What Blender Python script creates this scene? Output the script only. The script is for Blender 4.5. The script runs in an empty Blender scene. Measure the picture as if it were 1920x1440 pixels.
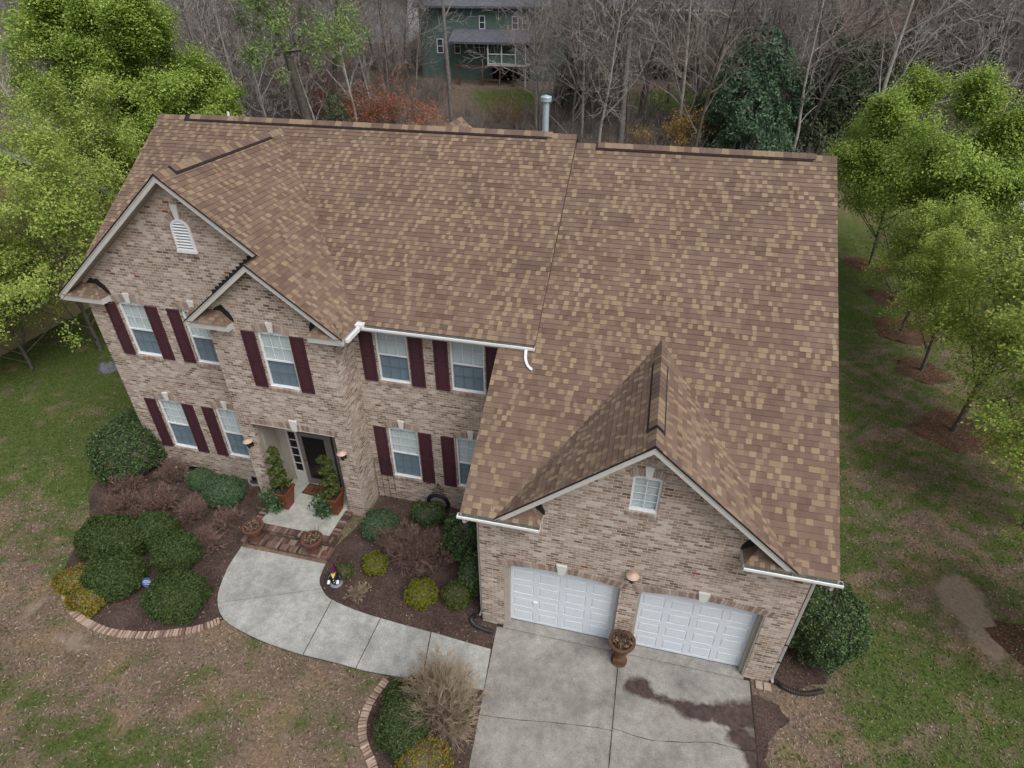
import bpy, bmesh, math, random
import numpy as np
from mathutils import Vector, Matrix

# ------------------------------------------------------------------ camera, sky, sun, exposure
SC = bpy.context.scene
COL = SC.collection
R = math.radians
cam_d = bpy.data.cameras.new('camera'); cam = bpy.data.objects.new('camera', cam_d); COL.objects.link(cam)
cam_d.sensor_width = 36.0; cam_d.lens = 36.0 * 1115.62 / 1920.0; cam_d.clip_end = 2000; cam_d.clip_start = 0.1
_p, _y = R(33.906), R(-13.521)
_f = Vector((math.sin(_y)*math.cos(_p), math.cos(_y)*math.cos(_p), -math.sin(_p)))
_r = Vector((math.cos(_y), -math.sin(_y), 0)); _u = _r.cross(_f)
M = Matrix(((_r.x, _u.x, -_f.x, 3.0588), (_r.y, _u.y, -_f.y, -9.3387), (_r.z, _u.z, -_f.z, 14.3117), (0, 0, 0, 1)))
cam.matrix_world = M
SC.camera = cam

SUN_EL, SUN_AZ = R(54), R(128)          # azimuth measured from +Y clockwise: light from the front right
w = bpy.data.worlds.new('World'); SC.world = w; w.use_nodes = True
nt = w.node_tree; bg = nt.nodes['Background']
sky = nt.nodes.new('ShaderNodeTexSky'); sky.sky_type = 'NISHITA'; sky.sun_disc = False
sky.sun_elevation = SUN_EL; sky.sun_rotation = SUN_AZ
sky.air_density = 1.0; sky.dust_density = 4.0; sky.ozone_density = 1.0
hsv = nt.nodes.new('ShaderNodeHueSaturation'); hsv.inputs['Saturation'].default_value = 0.35
nt.links.new(sky.outputs[0], hsv.inputs['Color']); nt.links.new(hsv.outputs[0], bg.inputs['Color'])
bg.inputs['Strength'].default_value = 0.11
sl = bpy.data.lights.new('sun', 'SUN'); sl.energy = 1.35; sl.angle = R(40); sl.color = (1.0, 0.97, 0.93)
so = bpy.data.objects.new('sun', sl); COL.objects.link(so)
sd = Vector((math.sin(SUN_AZ)*math.cos(SUN_EL), math.cos(SUN_AZ)*math.cos(SUN_EL), math.sin(SUN_EL)))
so.rotation_euler = sd.to_track_quat('Z', 'Y').to_euler()
so.location = sd*60
SC.view_settings.view_transform = 'Standard'; SC.view_settings.look = 'None'
SC.view_settings.exposure = 0.42; SC.view_settings.gamma = 1.0

# ------------------------------------------------------------------ terrain
def S(t):
    t = np.clip(t, 0, 1); return t*t*(3-2*t)
def gz(x, y):
    return .25*S((y-.2)/2.3)*S((.2-x)/.8) + 10*S((y-26)/70)

# ------------------------------------------------------------------ helpers
def tag(o, label=None, cat=None, group=None, kind=None):
    if label: o['label'] = label
    if cat: o['category'] = cat
    if group: o['group'] = group
    if kind: o['kind'] = kind
    return o
def empty(name, loc=(0, 0, 0), label=None, cat=None, group=None):
    o = bpy.data.objects.new(name, None); COL.objects.link(o); o.location = loc
    o.empty_display_size = .2
    return tag(o, label, cat, group)
def copy_tree(o, loc=None, rz=None, sc=None, parent=None, label=None, group=None):
    c = o.copy(); COL.objects.link(c)
    if parent: c.parent = parent
    for ch in o.children: copy_tree(ch, parent=c)
    if loc is not None: c.location = loc
    if rz is not None: c.rotation_euler = (0, 0, rz)
    if sc is not None: c.scale = sc if hasattr(sc, '__len__') else (sc, sc, sc)
    if label: c['label'] = label
    if group: c['group'] = group
    return c
def wloc(o):
    v = Vector((0, 0, 0))
    while o: v = v + o.location; o = o.parent
    return v

class MB:
    """collects shapes and links them as one mesh object"""
    def __init__(s): s.V = []; s.n = 0; s.F = []
    def add(s, V, F):
        V = np.asarray(V, float).reshape(-1, 3); k = s.n
        s.V.append(V); s.n += len(V)
        if isinstance(F, np.ndarray): s.F.append(F.astype(np.int64)+k)
        else:
            for f in F: s.F.append(np.asarray([f], np.int64)+k)
        return s
    def quad(s, a, b, c, d): return s.add([a, b, c, d], [(0, 1, 2, 3)])
    def poly(s, pts): return s.add(pts, [tuple(range(len(pts)))])
    def box(s, x0, x1, y0, y1, z0, z1):
        V = [(x, y, z) for z in (z0, z1) for y in (y0, y1) for x in (x0, x1)]
        return s.add(V, [(0, 2, 3, 1), (4, 5, 7, 6), (0, 1, 5, 4), (2, 6, 7, 3), (0, 4, 6, 2), (1, 3, 7, 5)])
    def prism(s, pts, vec):
        n = len(pts); P = np.asarray(pts, float); Q = P + np.asarray(vec, float)
        F = [tuple(range(n)), tuple(range(2*n-1, n-1, -1))] + [(i, n+i, n+(i+1) % n, (i+1) % n) for i in range(n)]
        return s.add(np.vstack([P, Q]), F)
    def bar(s, a, b, w, h, up=(0, 0, 1)):
        a = Vector(a); b = Vector(b); d = (b-a).normalized(); x = d.cross(Vector(up)).normalized(); z = x.cross(d)
        c = [a+x*(i*w/2)+z*(j*h/2) for i, j in ((-1, -1), (1, -1), (1, 1), (-1, 1))]
        return s.prism([tuple(p) for p in c], tuple(b-a))
    def tube(s, path, r, n=8, cap=True):
        P = [Vector(p) for p in path]; m = len(P); rr = r if hasattr(r, '__len__') else [r]*m
        V = []; x = None
        for i, p in enumerate(P):
            d = (P[min(i+1, m-1)]-P[max(i-1, 0)]).normalized()
            if x is None: x = d.orthogonal().normalized()
            x = (x-d*x.dot(d)).normalized(); y = d.cross(x)
            for k in range(n):
                a = 2*math.pi*k/n; V.append(p+(x*math.cos(a)+y*math.sin(a))*rr[i])
        F = [(i*n+k, i*n+(k+1) % n, (i+1)*n+(k+1) % n, (i+1)*n+k) for i in range(m-1) for k in range(n)]
        if cap: F += [tuple(range(n-1, -1, -1)), tuple(range((m-1)*n, m*n))]
        return s.add([tuple(v) for v in V], F)
    def lathe(s, prof, c=(0, 0, 0), n=20):
        V = []; F = []; m = len(prof)
        for (r, z) in prof:
            for k in range(n):
                a = 2*math.pi*k/n; V.append((c[0]+r*math.cos(a), c[1]+r*math.sin(a), c[2]+z))
        F = [(i*n+k, i*n+(k+1) % n, (i+1)*n+(k+1) % n, (i+1)*n+k) for i in range(m-1) for k in range(n)]
        F += [tuple(range(n-1, -1, -1)), tuple(range((m-1)*n, m*n))]
        return s.add(V, F)
    def torus(s, c, R0, r, ax=(0, 1, 0), n=24, m=8):
        ax = Vector(ax).normalized(); x = ax.orthogonal().normalized(); y = ax.cross(x); V = []
        for i in range(n):
            a = 2*math.pi*i/n; d = x*math.cos(a)+y*math.sin(a)
            for j in range(m):
                b = 2*math.pi*j/m; V.append(tuple(Vector(c)+d*(R0+r*math.cos(b))+ax*(r*math.sin(b))))
        F = [(i*m+j, ((i+1) % n)*m+j, ((i+1) % n)*m+(j+1) % m, i*m+(j+1) % m) for i in range(n) for j in range(m)]
        return s.add(V, F)
    def build(s, name, mat, parent=None, smooth=False, uv=True, bevel=0, world=True):
        V = np.vstack(s.V); me = bpy.data.meshes.new(name)
        if world and parent is not None: Vl = V - np.array(wloc(parent))
        else: Vl = V
        lens = np.concatenate([np.full(len(f), f.shape[1]) for f in s.F]); loops = np.concatenate([f.ravel() for f in s.F])
        me.vertices.add(len(V)); me.vertices.foreach_set('co', Vl.astype(np.float32).ravel())
        me.loops.add(len(loops)); me.loops.foreach_set('vertex_index', loops.astype(np.int32))
        st = np.concatenate([[0], np.cumsum(lens)[:-1]])
        me.polygons.add(len(lens)); me.polygons.foreach_set('loop_start', st.astype(np.int32)); me.polygons.foreach_set('loop_total', lens.astype(np.int32))
        me.polygons.foreach_set('use_smooth', np.full(len(lens), bool(smooth)))
        me.update(calc_edges=True)
        if uv:
            nr = np.empty(len(lens)*3, np.float32); me.polygons.foreach_get('normal', nr); nr = np.abs(nr.reshape(-1, 3))
            ax = np.argmax(nr, 1); al = np.repeat(ax, lens); P = V[loops]
            U = np.where((al == 0)[:, None], P[:, [1, 2]], np.where((al == 1)[:, None], P[:, [0, 2]], P[:, [0, 1]]))
            ul = me.uv_layers.new(name='UVMap'); ul.data.foreach_set('uv', U.astype(np.float32).ravel())
        if mat: me.materials.append(mat)
        o = bpy.data.objects.new(name, me); COL.objects.link(o)
        if parent is not None: o.parent = parent
        if bevel:
            b = o.modifiers.new('edge', 'BEVEL'); b.width = bevel; b.segments = 2; b.limit_method = 'ANGLE'
        return o

def clip(poly, lines):
    """clip 2D convex polygon by half planes (a,b,c): a*x+b*y<=c"""
    for a, b, c in lines:
        out = []; n = len(poly)
        for i in range(n):
            p, q = poly[i], poly[(i+1) % n]; dp = a*p[0]+b*p[1]-c; dq = a*q[0]+b*q[1]-c
            if dp <= 0: out.append(p)
            if (dp < 0 < dq) or (dq < 0 < dp):
                t = dp/(dp-dq); out.append((p[0]+t*(q[0]-p[0]), p[1]+t*(q[1]-p[1])))
        poly = out
        if len(poly) < 3: return []
    return poly
def halfplanes(poly):
    """half planes of a convex polygon (any winding)"""
    A = sum(poly[i][0]*poly[(i+1) % len(poly)][1]-poly[(i+1) % len(poly)][0]*poly[i][1] for i in range(len(poly)))
    if A < 0: poly = poly[::-1]
    L = []
    for i in range(len(poly)):
        p, q = poly[i], poly[(i+1) % len(poly)]
        a, b = q[1]-p[1], -(q[0]-p[0]); L.append((a, b, a*p[0]+b*p[1]))
    return L
def resample(pts, step, closed=False, jit=0, rng=None):
    out = []; P = list(pts)+([pts[0]] if closed else [])
    for p, q in zip(P[:-1], P[1:]):
        n = max(1, int(math.hypot(q[0]-p[0], q[1]-p[1])/step))
        for i in range(n):
            t = i/n; out.append((p[0]+t*(q[0]-p[0])+(rng.uniform(-jit, jit) if rng and i else 0), p[1]+t*(q[1]-p[1])+(rng.uniform(-jit, jit) if rng and i else 0)))
    if not closed: out.append(tuple(P[-1]))
    return out
def smooth_path(pts, n=6):
    """Catmull-Rom through the points"""
    P = [np.array(p, float) for p in pts]; P = [2*P[0]-P[1]]+P+[2*P[-1]-P[-2]]; out = []
    for i in range(1, len(P)-2):
        for k in range(n):
            t = k/n; a, b, c, d = P[i-1:i+3]
            out.append(tuple(.5*(2*b+(c-a)*t+(2*a-5*b+4*c-d)*t*t+(3*b-a-3*c+d)*t**3)))
    out.append(tuple(P[-2])); return out
def sheet(name, poly, step, zf, mat, parent=None, thick=0, kind='structure'):
    """a sheet laid on the ground over a polygon, cut on a grid so that it follows the ground"""
    bm = bmesh.new(); vs = [bm.verts.new((p[0], p[1], 0)) for p in poly]; bm.faces.new(vs)
    bmesh.ops.triangulate(bm, faces=bm.faces[:])
    xs = [p[0] for p in poly]; ys = [p[1] for p in poly]
    for ax, lo, hi in ((0, min(xs), max(xs)), (1, min(ys), max(ys))):
        v = math.floor(lo/step)*step+step
        while v < hi:
            co = (v, 0, 0) if ax == 0 else (0, v, 0); no = (1, 0, 0) if ax == 0 else (0, 1, 0)
            bmesh.ops.bisect_plane(bm, geom=bm.verts[:]+bm.edges[:]+bm.faces[:], plane_co=co, plane_no=no); v += step
    bmesh.ops.recalc_face_normals(bm, faces=bm.faces[:])
    if bm.faces and sum(f.normal.z for f in bm.faces) < 0: bmesh.ops.reverse_faces(bm, faces=bm.faces[:])
    for v in bm.verts: v.co.z = zf(v.co.x, v.co.y)
    if thick:
        r = bmesh.ops.extrude_face_region(bm, geom=bm.faces[:]); 
        nv = [g for g in r['geom'] if isinstance(g, bmesh.types.BMVert)]
        # the extruded copy is the top; the original stays as the underside
        for v in nv: v.co.z += thick
        bmesh.ops.recalc_face_normals(bm, faces=bm.faces[:])
    me = bpy.data.meshes.new(name); bm.to_mesh(me); bm.free(); me.materials.append(mat)
    o = bpy.data.objects.new(name, me); COL.objects.link(o)
    if parent: o.parent = parent
    elif kind: o['kind'] = kind
    return o

# ------------------------------------------------------------------ materials
def new_mat(name):
    m = bpy.data.materials.new(name); m.use_nodes = True; nt = m.node_tree
    return m, nt, nt.nodes['Principled BSDF']
def N(nt, t, **k):
    n = nt.nodes.new(t)
    for a, v in k.items(): setattr(n, a, v)
    return n
def setin(nt, sock, v):
    if hasattr(v, 'is_output'): nt.links.new(v, sock)
    else: sock.default_value = v
def math_(nt, op, a, b=0.0, c=None):
    n = N(nt, 'ShaderNodeMath', operation=op); setin(nt, n.inputs[0], a); setin(nt, n.inputs[1], b)
    if c is not None: setin(nt, n.inputs[2], c)
    return n.outputs[0]
def ramp(nt, fac, stops, interp='LINEAR'):
    n = N(nt, 'ShaderNodeValToRGB'); n.color_ramp.interpolation = interp; e = n.color_ramp.elements
    while len(e) < len(stops): e.new(.5)
    for el, (p, c) in zip(e, stops): el.position = p; el.color = (*c, 1) if len(c) == 3 else c
    setin(nt, n.inputs[0], fac); return n.outputs[0]
def noise(nt, vec, scale, detail=3, rough=.55):
    n = N(nt, 'ShaderNodeTexNoise'); n.inputs['Scale'].default_value = scale; n.inputs['Detail'].default_value = detail; n.inputs['Roughness'].default_value = rough
    if vec is not None: nt.links.new(vec, n.inputs['Vector'])
    return n.outputs['Fac']
def mix(nt, fac, a, b, mode='MIX'):
    n = N(nt, 'ShaderNodeMix', data_type='RGBA', blend_type=mode); setin(nt, n.inputs[0], fac)
    for i, v in ((6, a), (7, b)):
        setin(nt, n.inputs[i], (*v, 1) if isinstance(v, tuple) and len(v) == 3 else v)
    return n.outputs[2]
def bump(nt, bsdf, h, strength, dist=.01):
    n = N(nt, 'ShaderNodeBump'); n.inputs['Strength'].default_value = strength; n.inputs['Distance'].default_value = dist
    nt.links.new(h, n.inputs['Height']); nt.links.new(n.outputs[0], bsdf.inputs['Normal'])
def objco(nt): return N(nt, 'ShaderNodeTexCoord').outputs['Object']
def uvco(nt): return N(nt, 'ShaderNodeTexCoord').outputs['UV']
def island(nt): return N(nt, 'ShaderNodeNewGeometry').outputs['Random Per Island']

def plain(name, col, rough=.6, var=.12, scale=9, metal=0, spec=.4, bmp=0, bscale=60):
    """painted or plain surface with faint weathering"""
    m, nt, b = new_mat(name); co = objco(nt)
    n = noise(nt, co, scale, 4); lo = tuple(c*(1-var) for c in col); hi = tuple(min(1, c*(1+var)) for c in col)
    nt.links.new(ramp(nt, n, [(.3, lo), (.7, hi)]), b.inputs['Base Color'])
    b.inputs['Roughness'].default_value = rough; b.inputs['Metallic'].default_value = metal; b.inputs['Specular IOR Level'].default_value = spec
    if bmp: bump(nt, b, noise(nt, co, bscale, 3), bmp)
    return m
def island_mat(name, stops, rough=.85, interp='LINEAR', grain=0, gscale=120, bmp=0, spec=.2, big=0):
    m, nt, b = new_mat(name); co = objco(nt)
    c = ramp(nt, island(nt), stops, interp)
    if grain: c = mix(nt, 1.0, c, ramp(nt, noise(nt, co, gscale, 2, .7), [(.25, (1-grain,)*3), (.75, (1+grain,)*3)]), 'MULTIPLY')
    if big: c = mix(nt, 1.0, c, ramp(nt, noise(nt, co, .5, 4), [(.3, (1-big,)*3), (.7, (1+big,)*3)]), 'MULTIPLY')
    nt.links.new(c, b.inputs['Base Color']); b.inputs['Roughness'].default_value = rough; b.inputs['Specular IOR Level'].default_value = spec
    if bmp: bump(nt, b, noise(nt, co, gscale, 2), bmp, .004)
    return m
def leaf_mat(name, stops, trans=.42, rough=.55):
    m, nt, b = new_mat(name); c = ramp(nt, island(nt), stops)
    nt.links.new(c, b.inputs['Base Color']); b.inputs['Roughness'].default_value = rough; b.inputs['Specular IOR Level'].default_value = .3
    t = N(nt, 'ShaderNodeBsdfTranslucent'); nt.links.new(c, t.inputs['Color'])
    mx = N(nt, 'ShaderNodeMixShader'); mx.inputs[0].default_value = trans
    nt.links.new(b.outputs[0], mx.inputs[1]); nt.links.new(t.outputs[0], mx.inputs[2])
    nt.links.new(mx.outputs[0], nt.nodes['Material Output'].inputs['Surface']); return m

def brick_mat(name, bw=.205, bh=.081):
    m, nt, b = new_mat(name); s = N(nt, 'ShaderNodeSeparateXYZ'); nt.links.new(uvco(nt), s.inputs[0])
    u = math_(nt, 'DIVIDE', s.outputs[0], bw); v = math_(nt, 'DIVIDE', s.outputs[1], bh)
    row = math_(nt, 'FLOOR', v); u2 = math_(nt, 'ADD', u, math_(nt, 'MULTIPLY', math_(nt, 'MODULO', row, 2.0), .5))
    colm = math_(nt, 'FLOOR', u2); fu = math_(nt, 'FRACT', u2); fv = math_(nt, 'FRACT', v)
    cx = N(nt, 'ShaderNodeCombineXYZ'); nt.links.new(colm, cx.inputs[0]); nt.links.new(row, cx.inputs[1])
    wn = N(nt, 'ShaderNodeTexWhiteNoise', noise_dimensions='2D'); nt.links.new(cx.outputs[0], wn.inputs[0])
    co = objco(nt)
    big = noise(nt, co, .55, 3); f = math_(nt, 'ADD', wn.outputs[0], math_(nt, 'MULTIPLY', math_(nt, 'SUBTRACT', big, .5), .55))
    c = ramp(nt, f, [(0, (.125, .094, .08)), (.07, (.19, .145, .12)), (.22, (.275, .205, .168)), (.45, (.335, .255, .215)), (.65, (.385, .305, .265)), (.83, (.46, .385, .345)), (.96, (.56, .5, .465))])
    c = mix(nt, ramp(nt, noise(nt, co, 1.7, 5, .7), [(.46, (0, 0, 0)), (.7, (.55, .55, .55))]), c, (.56, .49, .455))
    wn2 = N(nt, 'ShaderNodeTexWhiteNoise', noise_dimensions='2D'); a = N(nt, 'ShaderNodeVectorMath', operation='ADD'); nt.links.new(cx.outputs[0], a.inputs[0]); a.inputs[1].default_value = (17.3, 5.1, 0); nt.links.new(a.outputs[0], wn2.inputs[0])
    c = mix(nt, math_(nt, 'GREATER_THAN', wn2.outputs[0], .996), c, (.22, .075, .04))
    c = mix(nt, 1.0, c, ramp(nt, noise(nt, co, 28, 4, .7), [(.25, (.72, .72, .72)), (.75, (1.2, 1.2, 1.2))]), 'MULTIPLY')
    # mortar
    eu = math_(nt, 'MINIMUM', fu, math_(nt, 'SUBTRACT', 1.0, fu)); ev = math_(nt, 'MINIMUM', fv, math_(nt, 'SUBTRACT', 1.0, fv))
    eu = math_(nt, 'MULTIPLY', eu, bw); ev = math_(nt, 'MULTIPLY', ev, bh)
    wob = math_(nt, 'MULTIPLY', math_(nt, 'SUBTRACT', noise(nt, co, 35, 2), .5), .006)
    d = math_(nt, 'ADD', math_(nt, 'MINIMUM', eu, ev), wob)
    mr = N(nt, 'ShaderNodeMapRange'); mr.inputs[1].default_value = .0065; mr.inputs[2].default_value = .0105; nt.links.new(d, mr.inputs[0])
    c = mix(nt, mr.outputs[0], (.56, .475, .37), c)
    nt.links.new(c, b.inputs['Base Color']); b.inputs['Roughness'].default_value = .9; b.inputs['Specular IOR Level'].default_value = .15
    h = math_(nt, 'ADD', mr.outputs[0], math_(nt, 'MULTIPLY', noise(nt, co, 60, 3), .25))
    bump(nt, b, h, .7, .008); return m

MT = {}
MT['brick'] = brick_mat('brick')
MT['soldier'] = island_mat('arch brick', [(0, (.2, .145, .12)), (.35, (.29, .22, .18)), (.7, (.36, .285, .24)), (1, (.45, .38, .335))], grain=.2, gscale=30, bmp=.3)
MT['redbrick'] = island_mat('step brick', [(0, (.05, .034, .028)), (.35, (.12, .075, .06)), (.75, (.175, .112, .092)), (1, (.26, .2, .165))], grain=.25, gscale=25, bmp=.3)
MT['paver'] = island_mat('edging brick', [(0, (.15, .10, .08)), (.2, (.3, .21, .165)), (.7, (.40, .295, .235)), (1, (.47, .36, .29))], grain=.2, gscale=25, bmp=.3)
MT['mortar'] = plain('mortar', (.2, .17, .135), .95, .25, 20)
MT['stone'] = plain('pale keystone', (.62, .62, .6), .8, .06, 14)
def shingle_mat():
    m, nt, b = new_mat('shingle'); co = objco(nt)
    t = N(nt, 'ShaderNodeAttribute', attribute_name='tone').outputs['Fac']
    c = ramp(nt, t, [(0, (0.128, 0.0863, 0.0643)), (.2, (0.156, 0.106, 0.0798)), (.4, (0.174, 0.12, 0.0902)), (.6, (0.191, 0.134, 0.101)), (.68, (0.2, 0.142, 0.104)), (.74, (0.225, 0.162, 0.112)), (.9, (0.259, 0.191, 0.127)), (1, (0.286, 0.216, 0.145))])
    c = mix(nt, 1.0, c, ramp(nt, noise(nt, co, 85, 3, .8), [(.25, (.66, .66, .66)), (.75, (1.34, 1.34, 1.34))]), 'MULTIPLY')
    c = mix(nt, 1.0, c, ramp(nt, noise(nt, co, .45, 5, .65), [(.3, (.92, .9, .9)), (.7, (1.07, 1.08, 1.09))]), 'MULTIPLY')
    nt.links.new(c, b.inputs['Base Color']); b.inputs['Roughness'].default_value = .95; b.inputs['Specular IOR Level'].default_value = .15
    bump(nt, b, noise(nt, co, 90, 2), .5, .004); return m
MT['shingle'] = shingle_mat()
MT['cap'] = island_mat('ridge cap', [(0, (0.124, 0.0829, 0.0676)), (.4, (0.166, 0.112, 0.089)), (.6, (0.149, 0.0994, 0.0825)), (.66, (0.268, 0.195, 0.132)), (1, (0.231, 0.162, 0.112))], grain=.2, gscale=75, bmp=.5, rough=.95)
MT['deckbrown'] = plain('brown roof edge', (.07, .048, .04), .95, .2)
MT['edge'] = plain('shingle edge', (.045, .03, .026), .95, .2)  # dark asphalt butts; the tone also stands in for each course's shadow line
MT['black'] = plain('black flashing', (.012, .012, .013), .6, .3)
MT['ventblk'] = plain('dark ridge vent', (.02, .014, .013), .8, .3)
MT['trim'] = plain('grey painted trim', (.52, .515, .49), .55, .06, 5)
MT['soffit'] = plain('beige soffit', (.31, .285, .24), .6, .06, 5)
MT['white'] = plain('white paint', (.72, .74, .76), .45, .05, 6)
MT['gutter'] = plain('white gutter', (.74, .75, .75), .4, .08, 4)
MT['guttin'] = plain('grey gutter inside', (.18, .19, .17), .7, .3, 7)  # one dark grey tone for gutter insides and behind the vent louvres
MT['gdoor'] = plain('white garage door', (.66, .715, .77), .38, .03, 3)
MT['jamb'] = plain('beige jamb', (.38, .345, .295), .55, .08, 5)
MT['shutter'] = plain('burgundy shutter', (.062, .021, .031), .5, .12, 6)
MT['iron'] = plain('wrought iron', (.018, .017, .017), .6, .3, 12)
MT['hose'] = plain('black hose', (.013, .014, .015), .45, .3, 12)
MT['copper'] = plain('copper lantern cap', (.5, .37, .3), .5, .12, 8)
MT['bronze'] = plain('dark bronze', (.05, .035, .025), .5, .3, 12, metal=.4)
MT['brass'] = plain('brass', (.5, .36, .14), .3, .15, 12, metal=.9)
MT['terra'] = plain('terracotta', (.155, .055, .03), .75, .25, 9, bmp=.2)
MT['planter'] = plain('rust glazed planter', (.165, .045, .02), .5, .22, 5)
MT['urn'] = plain('brown urn', (.12, .052, .035), .8, .3, 14, bmp=.3)
MT['rust'] = plain('rusty iron urn', (.11, .055, .03), .8, .3, 18, bmp=.3)
MT['soil'] = plain('soil', (.03, .02, .014), .95, .4, 25, bmp=.6)
MT['dark'] = plain('dark interior', (.006, .006, .007), .9, .2)
MT['doorbrown'] = plain('dark brown door', (.028, .016, .013), .4, .2, 4)
MT['storm'] = plain('grey storm door frame', (.17, .16, .15), .45, .1, 4)
MT['spout'] = plain('grey downspout', (.45, .43, .41), .5, .08, 4)
MT['flue'] = plain('galvanised flue', (.42, .52, .58), .4, .12, 5, metal=.3)
MT['pipe'] = plain('black corrugated pipe', (.03, .026, .027), .45, .35, 12)
MT['coir'] = plain('coir mat', (.15, .065, .03), .95, .3, 40, bmp=.6)
MT['slate'] = plain('grey rock', (.12, .12, .14), .85, .35, 6, bmp=.6, bscale=12)
MT['paverst'] = plain('buff paver', (.34, .28, .23), .9, .2, 14, bmp=.3)

def glass_mat(name, tint, dens, rough=.03):
    """thin window pane: partly see-through, reflecting the sky"""
    m, nt, b = new_mat(name)
    t = N(nt, 'ShaderNodeBsdfTransparent'); t.inputs[0].default_value = (*tint, 1)
    b.inputs['Base Color'].default_value = (*(c*.12 for c in tint), 1); b.inputs['Roughness'].default_value = rough; b.inputs['Specular IOR Level'].default_value = .6
    mx = N(nt, 'ShaderNodeMixShader'); mx.inputs[0].default_value = dens
    nt.links.new(t.outputs[0], mx.inputs[1]); nt.links.new(b.outputs[0], mx.inputs[2])
    nt.links.new(mx.outputs[0], nt.nodes['Material Output'].inputs['Surface']); return m
MT['glass'] = glass_mat('window glass', (.9, .95, .95), .2)
MT['screen'] = glass_mat('screened glass', (.6, .7, .77), .38, .2)
MT['dglass'] = glass_mat('dark door glass', (.35, .33, .33), .45)
MT['blind'] = plain('blind slat', (.8, .84, .85), .6, .03, 3)

def concrete(name, base, stain=True):
    m, nt, b = new_mat(name); co = objco(nt)
    c = ramp(nt, noise(nt, co, .9, 5, .6), [(.28, tuple(k*.64 for k in base)), (.5, base), (.7, tuple(k*1.25 for k in base))])
    c = mix(nt, 1.0, c, ramp(nt, noise(nt, co, 5.5, 4, .7), [(.3, (.82, .82, .82)), (.7, (1.17, 1.17, 1.17))]), 'MULTIPLY')
    c = mix(nt, 1.0, c, ramp(nt, noise(nt, co, 40, 4, .85), [(.3, (.62, .62, .62)), (.7, (1.38, 1.38, 1.38))]), 'MULTIPLY')
    if stain:
        at = N(nt, 'ShaderNodeAttribute', attribute_name='stain'); sp = N(nt, 'ShaderNodeSeparateColor'); nt.links.new(at.outputs['Color'], sp.inputs[0])
        k = math_(nt, 'ADD', sp.outputs[0], math_(nt, 'MULTIPLY', math_(nt, 'SUBTRACT', noise(nt, co, 6, 5, .65), .5), .9))
        mr = N(nt, 'ShaderNodeMapRange'); mr.inputs[1].default_value = .36; mr.inputs[2].default_value = .76; nt.links.new(k, mr.inputs[0])
        c = mix(nt, math_(nt, 'MULTIPLY', mr.outputs[0], .92), c, ramp(nt, noise(nt, co, 9, 4), [(.3, (.03, .018, .018)), (.75, (.085, .055, .05))]))
        k2 = math_(nt, 'ADD', sp.outputs[1], math_(nt, 'MULTIPLY', math_(nt, 'SUBTRACT', noise(nt, co, 3, 5, .65), .5), .7))
        mr2 = N(nt, 'ShaderNodeMapRange'); mr2.inputs[1].default_value = .35; mr2.inputs[2].default_value = .85; nt.links.new(k2, mr2.inputs[0])
        c = mix(nt, math_(nt, 'MULTIPLY', mr2.outputs[0], .5), c, tuple(k*.42 for k in base))
    nt.links.new(c, b.inputs['Base Color']); b.inputs['Roughness'].default_value = .92; b.inputs['Specular IOR Level'].default_value = .15
    bump(nt, b, noise(nt, co, 70, 3, .7), .35, .006); return m
MT['drive'] = concrete('driveway concrete', (.268, .255, .235))
MT['walk'] = concrete('walkway concrete', (.345, .345, .325))
MT['porch'] = concrete('porch concrete', (.37, .375, .34), False)

def mulch(name, a, bcol, c3):
    m, nt, b = new_mat(name); co = objco(nt)
    n1 = noise(nt, co, 22, 5, .8); n2 = noise(nt, co, 1.2, 4)
    c = ramp(nt, n1, [(.3, tuple(k*.45 for k in a)), (.48, a), (.62, bcol), (.78, c3)])
    c = mix(nt, 1.0, c, ramp(nt, n2, [(.3, (.7, .7, .7)), (.7, (1.3, 1.3, 1.3))]), 'MULTIPLY')
    nt.links.new(c, b.inputs['Base Color']); b.inputs['Roughness'].default_value = .95; b.inputs['Specular IOR Level'].default_value = .1
    bump(nt, b, n1, 1.0, .05); return m
MT['mulch'] = mulch('bark mulch', (0.0837, 0.0567, 0.0497), (0.135, 0.0945, 0.08), (0.257, 0.196, 0.166))
MT['straw'] = mulch('pine straw', (0.101, 0.0522, 0.0372), (0.169, 0.0963, 0.0662), (0.27, 0.193, 0.145))

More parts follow.
